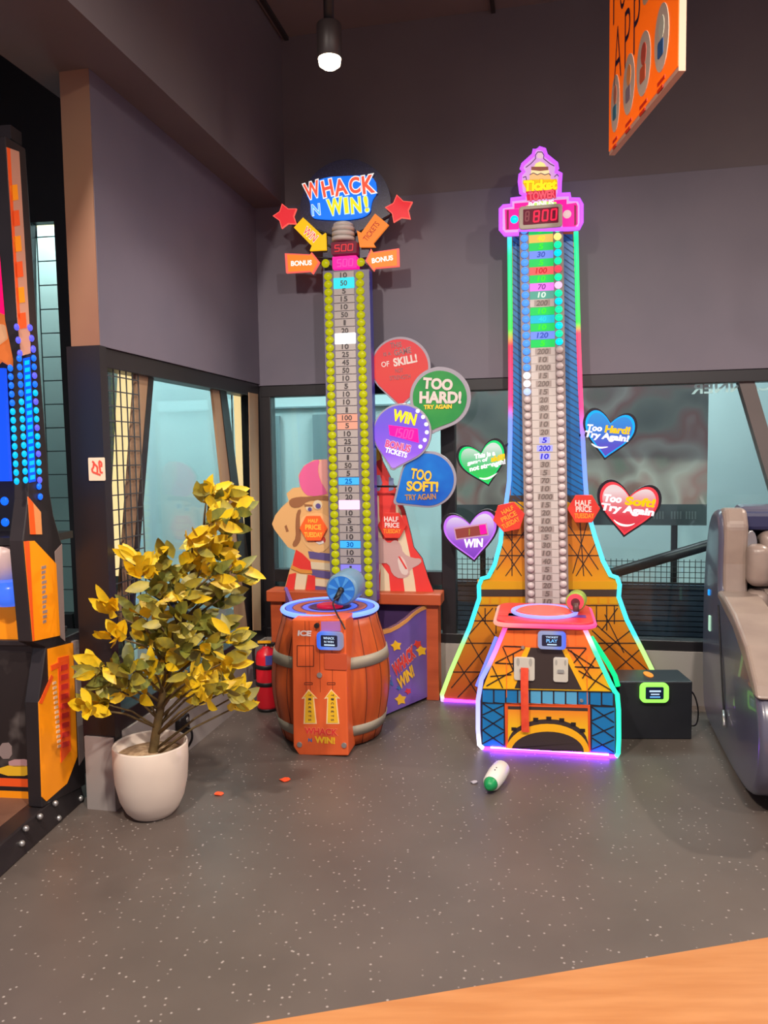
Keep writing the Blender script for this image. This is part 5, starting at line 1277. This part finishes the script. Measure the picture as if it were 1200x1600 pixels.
m = MB(); m.prism(MS.pts([(38, 846), (54, 845), (88, 881), (94, 993), (52, 1002)], -.003), -.003, .001, AORG); m.prism(MS.pts([(38, 846), (46, 845), (54, 1001), (52, 1002)], -.0045), -.0045, -.003, AORG2)
for i in range(12):
    z0 = D2(186 + i * .6, 300 + i * 22); m.prism(MS.pts([(z0[0], z0[1]), (z0[0] + 7 - (i % 3), z0[1] - 2), (z0[0] + 7 - (i % 3), z0[1] + 2.8), (z0[0], z0[1] + 4.6)], -.0045), -.0045, -.003, AGR)
A(m, 'middle_side_panel', MS)
m = MB(); m.prism(MS.pts([(44, 776), (64, 800), (66, 835), (48, 835)], -.003), -.003, .001, mat('arcade_light_orange', (226, 150, 90), .4)); m.prism(MS.pts([(44, 776), (52, 786), (56, 835), (48, 835)], -.0045), -.0045, -.003, AORG2); A(m, 'small_side_panel', MS)
m = MB(); m.prism(MS.pts([(11, 230), (30, 237), (47, 520), (48, 552), (34, 556), (28, 496)], -.003), -.003, .001, mat('arcade_pale_print', (206, 150, 126), .4)); m.prism(MS.pts([(11, 230), (16, 232), (24, 380), (32, 500), (28, 496), (20, 380)], -.0045), -.0045, -.003, AORG2)
for i in range(6): m.prism(MS.pts([(16 + i * 2.3, 290 + i * 40), (27 + i * 2.6, 288 + i * 40), (29 + i * 2.6, 312 + i * 40), (18 + i * 2.3, 314 + i * 40)], -.0045), -.0045, -.003, AORG2 if i % 2 else AORG)
A(m, 'upper_side_panel', MS)
m = MB(); m.prism(MS.pts([(91, 1028), (108, 1024), (111, 1172), (96, 1192)], -.006), -.006, -.003, AORG2)
m.prism(MS.pts([(80, 1040), (108, 1028), (108, 1036), (81, 1048)], -.0065), -.0065, -.003, AORG2)
for i in range(9): m.prism(MS.pts([(95 + i * .3, 1040 + i * 15), (106 + i * .3, 1037 + i * 15), (106 + i * .3, 1045 + i * 15), (95 + i * .3, 1049 + i * 15)], -.0075), -.0075, -.005, RED)
for i in range(14): m.prism(MS.pts([(83 + i * .6, 1066 + i * 7.6), (88 + i * .6, 1064 + i * 7.6), (88 + i * .6, 1068 + i * 7.6), (83 + i * .6, 1070 + i * 7.6)], -.006), -.006, -.003, mat('arcade_cream_print', (236, 200, 160), .5))
A(m, 'side_title_print', MS)
m = MB(); m.prism(MS.pts([(115, 1002), (123, 1000), (134, 1180), (124, 1196)], -.002), -.002, .05, AGR); m.prism(MS.pts([(86, 862), (97, 850), (102, 1002), (95, 996)], -.002), -.002, .05, AGR); A(m, 'grey_edge_trim', MS)
# front: lower door, bars, console, screen
m = MB(); zt_ = MF.uz(30, 1008)[1]; m.box(-1.0, 0, 0, .3, .10, zt_, ABLK); A(m, 'lower_body', MF, bevel=.004)
lb = m
m = MB()
for y0, y1, mm in ((1218, 1230, AORG2), (1230, 1237, ABLK), (1237, 1250, AORG)): 
    a = MF.uz(64, y0); b = MF.uz(64, y1); m.box(-1.0, -.002, -.004, .001, b[1], a[1], mm)
A(m, 'orange_stripes', MF)
SPL = noise_mat('black_splash_print', (38, 32, 32), (120, 112, 108), 5, .4, .56, .75)
m = MB(); a = MF.uz(60, 1020); b = MF.uz(60, 1214); m.box(-.9, -.03, -.003, .001, b[1], a[1], SPL)
for x0, x1, y0, y1, mm in ((0, 50, 1196, 1212, YEL), (14, 46, 1186, 1198, mat('arcade_pink_print', (196, 150, 150), .5)), (0, 18, 1160, 1186, AGR)):
    p = MF.uz(x0, y1, -.004); q = MF.uz(x1, y0, -.004); m.prism(smooth_loop([(p[0], p[1]), (q[0], p[1] + .004), (q[0], q[1]), (p[0], q[1] - .006)], 1), -.005, -.002, mm)
A(m, 'front_print', MF)
m = MB(); a = MF.uz(38, 940); b = MF.uz(38, 1004); m.prism([(-1.0, b[1]), (a[0], b[1]), (a[0], a[1] + .02), (a[0] - .03, a[1] + .03), (-.25, a[1] - .02), (-1, a[1] - .03)], .0, .05, AORG); A(m, 'console_front', MF, bevel=.003)
m = MB(); a = MF.uz(46, 1004); m.box(-1.0, a[0] + .02, -.02, .25, a[1] - .01, a[1] + .012, ABLK); A(m, 'console_ledge', MF, bevel=.004)
m = MB(); q = MF.uz(9, 927, -.03); m.lathe([(.055, q[1] - .05), (.075, q[1] - .02), (.075, q[1] + .02), (.05, q[1] + .045)], q[0], .0, mat('lit_blue_knob', (70, 120, 255), .25, em=.8), 28); A(m, 'lit_button', MF)
m = MB(); q = MF.uz(3, 880, .05); m.lathe([(.07, q[1] - .10), (.075, q[1] + .04), (.06, q[1] + .07)], q[0], .08, mat('pale_pink_cup', (236, 206, 200), .4), 28); A(m, 'pale_post', MF)
m = MB(); a = MF.uz(44, 845); b = MF.uz(40, 770); m.box(-1, a[0] + .02, .02, .3, a[1] - .02, a[1] + .01, ABLK); m.box(-1, a[0] - .16, .30, .33, a[1], 2.6, mat('arcade_back_wall', (58, 56, 54), .5)); A(m, 'cabinet_back', MF)
m = MB(); a = MF.uz(30, 215); m.box(-1, a[0] - .02, -.02, .05, a[1] - .01, a[1] + .04, ABLK); A(m, 'cabinet_top', MF)
# platform with bolts
m = MB(); p = [on_floor(133, 1250), on_floor(0, 1372)]; dv = (p[1] - p[0]).normalized(); p1_ = p[0] + dv * 1.2
pl2 = [(p[0].x, p[0].y), (p1_.x, p1_.y), (p1_.x - 1.0, p1_.y - .05), (p[0].x - 1.0, p[0].y + .0)]
n = 4; V = [(x, y, 0) for x, y in pl2] + [(x + (.02 if i in (0, 1) else 0) * -1, y, .10) for i, (x, y) in enumerate(pl2)]
m.add(V, [(3, 2, 1, 0), (4, 5, 6, 7)] + [(i, (i + 1) % 4, (i + 1) % 4 + 4, i + 4) for i in range(4)], ABLK)
m.V = [((Vector((x, y, 0)) - MF.P).dot(MF.d), (Vector((x, y, 0)) - MF.P).dot(MF.n), z) for x, y, z in m.V]; m.build('platform', arc, bevel=.006)
m = MB(); pb = [(x - .07, y + (.0), .101) for x, y in pl2]; V = [(pl2[0][0] - .10, pl2[0][1] - .02, .1005), (pl2[1][0] - .10, pl2[1][1], .1005), (pl2[2][0], pl2[2][1], .1005), (pl2[3][0], pl2[3][1] - .02, .1005)]
m.add(V, [(0, 1, 2, 3)], noise_mat('brown_platform_top', (120, 84, 66), (104, 72, 58), 6, .6)); m.V = [((Vector((x, y, 0)) - MF.P).dot(MF.d), (Vector((x, y, 0)) - MF.P).dot(MF.n), z) for x, y, z in m.V]; m.build('platform_top', arc)
for px, py in ((128, 1262), (88, 1248), (64, 1268), (42, 1284), (94, 1290), (36, 1318)):
    r_ = ray(px, py); nn = Vector((dv.y, -dv.x, 0)); 
    t = (Vector((p[0].x, p[0].y, 0)) - Vector((0, 0, CAM_H))).dot(nn) / r_.dot(nn); q = CAM + r_ * t
    z = max(.02, min(.09, q.z)); q = Vector((q.x, q.y, z)); u_ = (q - MF.P).dot(MF.d); v_ = (q - MF.P).dot(MF.n)
    mb = MB(); mb.ball((u_ - .005, v_, z), .012, ALU, 12); mb.build('bolt', arc)
# light dots and lamps
DOT = {'b': mat('led_blue', (20, 100, 255), .3, em=1.4), 'c': mat('led_cyan', (0, 170, 255), .3, em=1.4), 'v': mat('led_violet', (90, 90, 250), .3, em=1.2)}
pr = {}
for ci, (xa, ya, xb, yb, nd) in enumerate(((16, 575, 26, 752, 14), (30, 560, 40, 750, 15), (52, 546, 62, 750, 16), (47, 512, 52, 545, 3), (26, 511, 31, 552, 3), (61, 760, 63, 776, 2))):
    for i in range(nd):
        x, y = xa + (xb - xa) * i / max(1, nd - 1), ya + (yb - ya) * i / max(1, nd - 1); q = MS.uz(x, y, -.006)
        kd = 'v' if ci in (3, 4) else ('v' if ci == 2 and i % 3 == 0 else 'c' if i > 4 else 'b')
        w_ = MS.w(q[0], -.006, q[1]) - MF.P
        if kd not in pr:
            mb = MB(); mb.ball((0, 0, 0), .013, DOT[kd], 10, (.6, 1, 1.0)); o = mb.build('light_dot', arc); pr[kd] = o
        else: o = clone(pr[kd], arc)
        o.location = (w_.dot(MF.d), w_.dot(MF.n), q[1])
m = MB(); m.prism(MS.pts([(37, 560), (47, 558), (56, 752), (46, 754)], -.004), -.004, -.001, mat('lit_blue_strip', (10, 84, 250), .3, em=1.1))
for i in range(17): m.prism(MS.pts([(39 + i * .54, 564 + i * 11.2), (46 + i * .54, 562.5 + i * 11.2), (46 + i * .54, 569 + i * 11.2), (39 + i * .54, 570.5 + i * 11.2)], -.0055), -.0055, -.004, DOT['c'])
A(m, 'lit_strip', MS)
m = MB(); m.box(-.9, MF.uz(10, 660, .1)[0], .1, .12, MF.uz(5, 752, .1)[1], MF.uz(5, 575, .1)[1], mat('lit_blue_wall', (20, 84, 250), .3, em=1.0)); A(m, 'lit_back_panel', MF)
m = MB()
for x, y in ((7, 783), (8, 816), (30, 815)):
    q = MF.uz(x, y, .12); m.ball((q[0], .12, q[1]), .022, DOT['b'], 12, (1, .4, 1))
A(m, 'blue_lamps', MF) if False else None
for x, y in ((7, 783), (8, 816), (30, 815)):
    q = MF.uz(x, y, .12); mb = MB(); mb.ball((q[0], .12, q[1]), .018, DOT['b'], 12, (1, .5, 1)); mb.build('blue_lamp', arc)
m = MB(); q = [MF.uz(*p, .0) for p in ((-40, 520), (-20, 480), (8, 492), (22, 505), (40, 540), (24, 556), (20, 574), (0, 562), (-10, 572), (-30, 560))]
m.prism(q, -.02, .03, mat('lit_orange_figure', (250, 128, 60), .4, em=.6)); q2_ = [MF.uz(*p, -.02) for p in ((-10, 505), (10, 508), (14, 530), (-6, 545))]; m.prism(q2_, -.035, -.02, mat('lit_peach_figure', (250, 180, 130), .4, em=.6)); A(m, 'lit_orange_sign', MF, bevel=.01)
m = MB(); m.tube([(MF.uz(2, 300)[0], .0, MF.uz(2, 300)[1]), (MF.uz(4, 500)[0], .0, MF.uz(4, 500)[1])], .012, mat('neon_hot_pink', (255, 10, 90), .4, em=1.6)); A(m, 'neon_tube', MF)

# ================================================================== RECLINER (massage chair)
RC = Frame(2.0, 3.42, -.24)
chair = thing('massage_recliner', RC, 'large grey padded massage recliner with rounded glossy side shell at the right edge', 'chair')
SHELL = mat('grey_glossy_shell', (82, 82, 100), .28, coat=.3); LEA = noise_mat('taupe_leather', (146, 130, 120), (134, 118, 110), 8, .32); LEAD = mat('dark_grey_leather', (74, 68, 74), .4)
def slab(mb, yz, u0, u1, mm):   # outline in depth and height, thickness across
    n = len(yz); V = [(u0, y, z) for y, z in yz] + [(u1, y, z) for y, z in yz]
    mb.add(V, [tuple(range(n)), tuple(range(n, 2 * n))[::-1]] + [(i, i + n, (i + 1) % n + n, (i + 1) % n) for i in range(n)], mm)
side = [(.62, .10), (.66, .45), (.64, .80), (.55, 1.05), (.42, 1.155), (.26, 1.16), (.20, 1.08), (.22, .86), (.20, .745), (.06, .735), (-.16, .70), (-.42, .62), (-.62, .50), (-.70, .36), (-.68, .18), (-.56, .06), (-.30, .02), (.30, .02), (.52, .03)]
sm = smooth_loop(side, 2)
for u0, u1, nm in ((-.43, -.31, 'side_shell'), (.31, .43, 'side_shell')):
    m = MB(); slab(m, sm, u0, u1, SHELL); o = m.build(nm, chair, bevel=.03, seg=4)
    for p in o.data.polygons: p.use_smooth = True
    s_ = -1 if u0 < 0 else 1
    m = MB(); arm = [(.22, .735), (.20, .77), (.06, .765), (-.16, .73), (-.42, .65), (-.60, .535), (-.64, .49), (-.58, .48), (-.40, .57), (-.16, .66), (.06, .70)]
    slab(m, arm, u0 - .004 if s_ < 0 else u0 - .05, u1 + .05 if s_ < 0 else u1 + .004, LEA); a_ = m.build('armrest', chair, bevel=.016, seg=3)
    m = MB(); slab(m, [(.30, .72), (.40, 1.12), (.36, 1.165), (.24, 1.17), (.185, 1.09), (.20, .9), (.185, .735)], u0 + .02, u1 + .012, LEA); m.build('head_wing', chair, bevel=.025, seg=3)
m = MB(); slab(m, [(.66, .1), (.70, .5), (.66, .9), (.55, 1.12), (.40, 1.18), (.30, 1.175), (.27, 1.12), (.40, 1.05), (.46, .85), (.46, .3), (.5, .1)], -.33, .33, SHELL); m.build('back_shell', chair, bevel=.03, seg=3)
def cushion(name, u0, u1, v0, v1, z0, z1, mm, tilt=0, bev=.05):
    m = MB(); V = []; c = (v0 + v1) / 2
    m.box(u0, u1, v0, v1, z0, z1, mm)
    if tilt: m.V = [(x, y + (z - z0) * tilt, z) for x, y, z in m.V]
    o = m.build(name, chair, bevel=bev, seg=5)
    for p in o.data.polygons: p.use_smooth = True
    return o
cushion('seat_cushion', -.29, .29, -.42, .34, .26, .46, LEAD)
for k in range(3): cushion('back_cushion', -.27, .27, .24 , .40, .46 + k * .16, .615 + k * .16, LEA, .12, .045)
cushion('head_pillow', -.24, .24, .20, .34, .93, 1.06, LEA, .05, .045)
for s_ in (-1, 1):
    for k in range(2): cushion('shoulder_pad', s_ * .26 - .05, s_ * .26 + .05, .12, .26, .58 + k * .22, .78 + k * .22, LEA, 0, .04)
cushion('leg_rest', -.28, .28, -.66, -.40, .10, .42, LEAD, 0, .05)
m = MB(); m.prism([(-.32, 1.06), (.32, 1.06), (.32, 1.15), (-.32, 1.15)], .24, .46, mat('navy_hood_lining', (36, 40, 78), .5)); m.build('hood', chair, bevel=.02)
m = MB(); us = -.433
m.tube(smooth_line([(us, .18, .70), (us - .002, .10, .52), (us - .002, .02, .30), (us, -.02, .2)], 2), .004, mat('shell_gap', (30, 30, 36), .5), 6); m.build('shell_joint', chair)
m = MB(); m.box(us - .004, us + .01, .40, .43, .52, .60, mat('pale_green_light', (190, 240, 210), .3, em=.7)); m.build('status_light', chair, bevel=.003)
m = MB(); m.box(us - .004, us + .01, .44, .46, .70, .73, mat('small_blue_light', (30, 150, 255), .3, em=1.2)); m.build('status_light', chair, bevel=.003)
m = MB(); m.tube([(us - .004, -.02, .24), (us - .012, -.09, .19)], .008, ALU, 8); m.build('latch', chair)
m = MB(); m.prism(circ(-.285, .99, .028, 20, .075), .205, .235, mat('dull_chrome', (150, 148, 150), .35, .7)); m.build('speaker_cover', chair, bevel=.006)

# ================================================================== HANGING SIGN
a_ = on_floor(952, 243, 2.62); b_ = None
SGN = Frame(a_.x, a_.y, -1.545)
hs = thing('hanging_sign', SGN, 'orange hanging sign with dark hand lettering and four white ovals near the ceiling', 'sign', z=2.62 - .0)
def D5(x, y): return (930 + x / 6.153, y / 6.153)
uR_ = SGN.uz(1061, 60)[0]
def SB(mb, name, parent=None, **k): mb.V = [(x, y, z - 2.62) for x, y, z in mb.V]; return mb.build(name, parent or hs, **k)
m = MB(); m.box(0, uR_, 0, .022, 2.62, 3.55, mat('sign_pale_edge', (206, 160, 136), .5)); SB(m, 'board')
m = MB(); m.box(.0, uR_ - .002, -.002, .0005, 2.635, 3.55, mat('sign_orange', (255, 104, 8), .5, em=.45)); SB(m, 'orange_face')
m = MB(); NVY = mat('sign_navy_ink', (52, 30, 62), .5)
def hand(txt, px, py, wpx, hpx, rot):
    u, z = SGN.uz(*D5(px, py), -.003); return u, z
for ch, (x0, y0), (x1, y1) in (('A', (175, 720), (262, 300)), ('P', (280, 560), (345, 140)), ('P', (365, 410), (440, 0))):
    p = SGN.uz(*D5(x0, y0), -.003); q = SGN.uz(*D5(x1, y1), -.003)
    ca = (p[0] + q[0]) / 2; cz = (p[1] + q[1]) / 2
    m.text_uz(ch, ca, cz, abs(q[0] - p[0]) * .85, .20, -.004, NVY, bold=-.01)
for ch, (x0, y0), (x1, y1) in (('F', (170, 270), (225, 20)), ('U', (235, 150), (300, -90)), ('N', (310, 30), (370, -190))):
    p = SGN.uz(*D5(x0, y0), -.003); q = SGN.uz(*D5(x1, y1), -.003)
    m.text_uz(ch, (p[0] + q[0]) / 2, p[1] + .095, abs(q[0] - p[0]) * .85, .18, -.004, NVY, bold=-.01)
p = SGN.uz(*D5(465, 130)); q = SGN.uz(*D5(720, -10)); m.prism(rrect(p[0], q[0], p[1] + .015, p[1] + .3, .03), -.004, -.001, mat('sign_cream', (226, 196, 160), .5))
OV = mat('sign_oval_white', (214, 192, 172), .5)
for (x0, y0, x1, y1), c1_, c2_ in (((150, 1230, 238, 760), (60, 120, 140), (200, 120, 90)), ((265, 1060, 385, 560), (140, 120, 130), (236, 150, 80)), ((395, 890, 540, 330), (210, 90, 50), (200, 80, 60)), ((565, 650, 715, 70), (50, 96, 150), (200, 200, 180))):
    p = SGN.uz(*D5(x0, y0), -.003); q = SGN.uz(*D5(x1, y1), -.003)
    cu2 = (p[0] + q[0]) / 2; cz2 = SGN.uz(*D5((x0 + x1) / 2, (y0 + y1) / 2), -.003)[1]; ru = abs(q[0] - p[0]) / 2; rz = .105
    m.prism(circ(cu2, cz2, ru * .95, 28, rz), -.004, -.001, OV)
    m.prism(rrect(cu2 - ru * .45, cu2 + ru * .3, cz2 - rz * .55, cz2 - rz * .05, .01), -.0055, -.003, mat('sign_pic_%d' % x0, c1_, .5))
    m.prism(circ(cu2 + ru * .05, cz2 + rz * .3, ru * .35, 16, rz * .35), -.0055, -.003, mat('sign_pic_b%d' % x0, c2_, .5))
    for k in range(2):
        m.box(cu2 - ru * .5, cu2 + ru * (.5 - .25 * k), -.004, -.002, cz2 - rz - .035 - k * .022, cz2 - rz - .024 - k * .022, mat('sign_red_lines', (222, 50, 10), .5))
SB(m, 'sign_print')
for uu in (.12, uR_ - .12):
    m = MB(); m.tube([(uu, .011, 3.55), (uu, .011, Z_CEIL)], .006, BLACK, 8); SB(m, 'hanging_rod')

# ================================================================== SPOT LAMP, PILLAR SIGN, FLOOR LITTER, SOCKET
SPF = Frame(*(CAM + ray(515, 92) * 3.25).xy, 0)
qz = SPF.uz(515, 106)[1]; qt = SPF.uz(513, 38)[1]; rr_ = 19.5 * 3.25 / FOC
spot = thing('ceiling_spot_lamp', SPF, 'lit black cylinder spot lamp hanging from the dark ceiling', 'lamp', z=qz)
m = MB(); m.lathe([(rr_ * .9, .035), (rr_, .04), (rr_, qt - qz - .005), (rr_ * .94, qt - qz)], 0, 0, mat('spot_housing', (52, 46, 46), .45), 32); m.build('housing', spot)
m = MB(); m.lathe([(rr_ * .55, 0), (rr_ * .85, .012), (rr_ * .92, .036)], 0, 0, mat('spot_lens_lit', (255, 232, 200), .3, em=9.0), 32); m.build('lens', spot)
m = MB(); m.tube([(0, 0, qt - qz - .01), (0, 0, Z_CEIL - qz)], .022, BLACK, 14); m.build('stem', spot)
lamp('spot_lamp_light', 'SPOT', SPF.w(0, 0, qz - .02), 70, (1.0, .9, .78), None, .04, 110)

fp = LW.w(U0 - .024, 0, 0)
PS = Frame(*on_floor(153, 1205).xy, -.2088) if False else Frame(*LW.w(U0 - .0215, 0.0, 0).xy, AL - PI / 2)
c = PS.uz(152, 733)
ps = thing('fire_equipment_sign', PS, 'small white sign with red pictogram on the black pillar', 'sign', u=c[0], v=-.001, z=c[1])
kk = PS.mpp(152, 733)
m = MB(); m.prism(rrect(-14 * kk, 14 * kk, -18 * kk, 18 * kk, .004), -.004, 0, mat('sign_ivory', (226, 206, 176), .5)); m.build('plate', ps)
m = MB(); R_ = mat('sign_pictogram_red', (226, 80, 60), .5)
pm_ = lambda x, y: ((x - 613) * kk / 4.0, -(y - 938) * kk / 4.0)
for L in ([(640, 885), (632, 895), (640, 960), (655, 960)], [(585, 890), (598, 895), (592, 930), (582, 935), (585, 955), (640, 975)], [(600, 905), (620, 925), (618, 960)], [(640, 890), (650, 900), (648, 925)]):
    for a, b in zip(L, L[1:]): m.prism(bar(pm_(*a), pm_(*b), .0075), -.0055, -.0038, R_)
m.build('pictogram', ps)

bt = on_floor(763, 1236, .025); b2 = on_floor(783, 1207, .025)
dv = (b2 - bt).normalized(); dv.z = 0; BF = Frame(bt.x, bt.y, math.atan2(dv.y, dv.x))
bot = thing('small_bottle', BF, 'small white bottle with green tip lying on the floor in front of the tower game', 'bottle')
Lb = (b2 - bt).length + .02
def lay(prof, mm, name):
    m = MB(); rb = .042
    m.ring([[(x, 1.55 * r * math.cos(2 * PI * j / 20), rb + 1.55 * r * math.sin(2 * PI * j / 20)) for j in range(20)] for x, r in prof], mm); return m.build(name, bot)
lay([(.036, .019), (.05, .024), (Lb * .6, .027), (Lb * .92, .025), (Lb, .016)], WHITE, 'body')
lay([(0, .006), (.008, .013), (.03, .019), (.038, .020)], mat('green_cap', (20, 150, 84), .4), 'cap')
for x, zz in ((.09, .083), (.115, .083)):
    m = MB(); m.ball((x, -.004, zz), .003, BLACK, 8); m.build('dot_mark', bot)

def scrap(px, py, lab, mm, rr, ang, grp, nm='ticket_scrap'):
    q = on_floor(px, py); m = MB(); P = [(rr * math.cos(t + ang) * (1 + .15 * math.sin(3 * t)), rr * .75 * math.sin(t + ang), 0) for t in [2 * PI * i / 9 for i in range(9)]]
    V = [(x, y, .001 + .004 * abs(math.sin(i * 2.1))) for i, (x, y, _) in enumerate(P)] + [(x, y, .004 + .004 * abs(math.sin(i * 2.1))) for i, (x, y, _) in enumerate(P)]
    n = 9; m.add(V, [tuple(range(n))[::-1], tuple(range(n, 2 * n))] + [(i, (i + 1) % n, (i + 1) % n + n, i + n) for i in range(n)], mm)
    o = m.build(nm, loc=(q.x, q.y, .0015)); tag(o, lab, 'paper scrap', grp); return o
SCR = mat('orange_scrap', (255, 84, 40), .5, em=.25)
scrap(446, 1220, 'crumpled orange ticket scrap on the floor nearest the orange barrel', SCR, .024, .4, 'orange ticket scraps on the floor')
scrap(342, 1242, 'crumpled orange ticket scrap on the floor beside the white plant pot', SCR, .020, 1.2, 'orange ticket scraps on the floor')
scrap(741, 1224, 'small pale paper scrap on the floor left of the white bottle', mat('pale_scrap', (176, 170, 180), .6), .016, .2, None, 'paper_scrap')

c = LW.uz(281, 1132)
so = thing('cable_socket', LW, 'black cable socket on the light skirting behind the plant pot', 'socket', u=c[0], v=0, z=c[1] - .04)
m = MB(); m.prism(rrect(-.05, .05, 0, .085, .015), -.03, -.001, BLACK); m.build('box', so, bevel=.006)
m = MB(); m.tube(smooth_line([(.0, -.03, .03), (.0, -.06, .02), (.01, -.06, -.03), (.02, -.03, -.075)], 2), .006, BLACK, 8); m.build('cable', so)
m = MB(); m.tube([(.02, -.034, .06), (.02, -.029, .06)], .012, ALU, 12); m.build('pin', so)
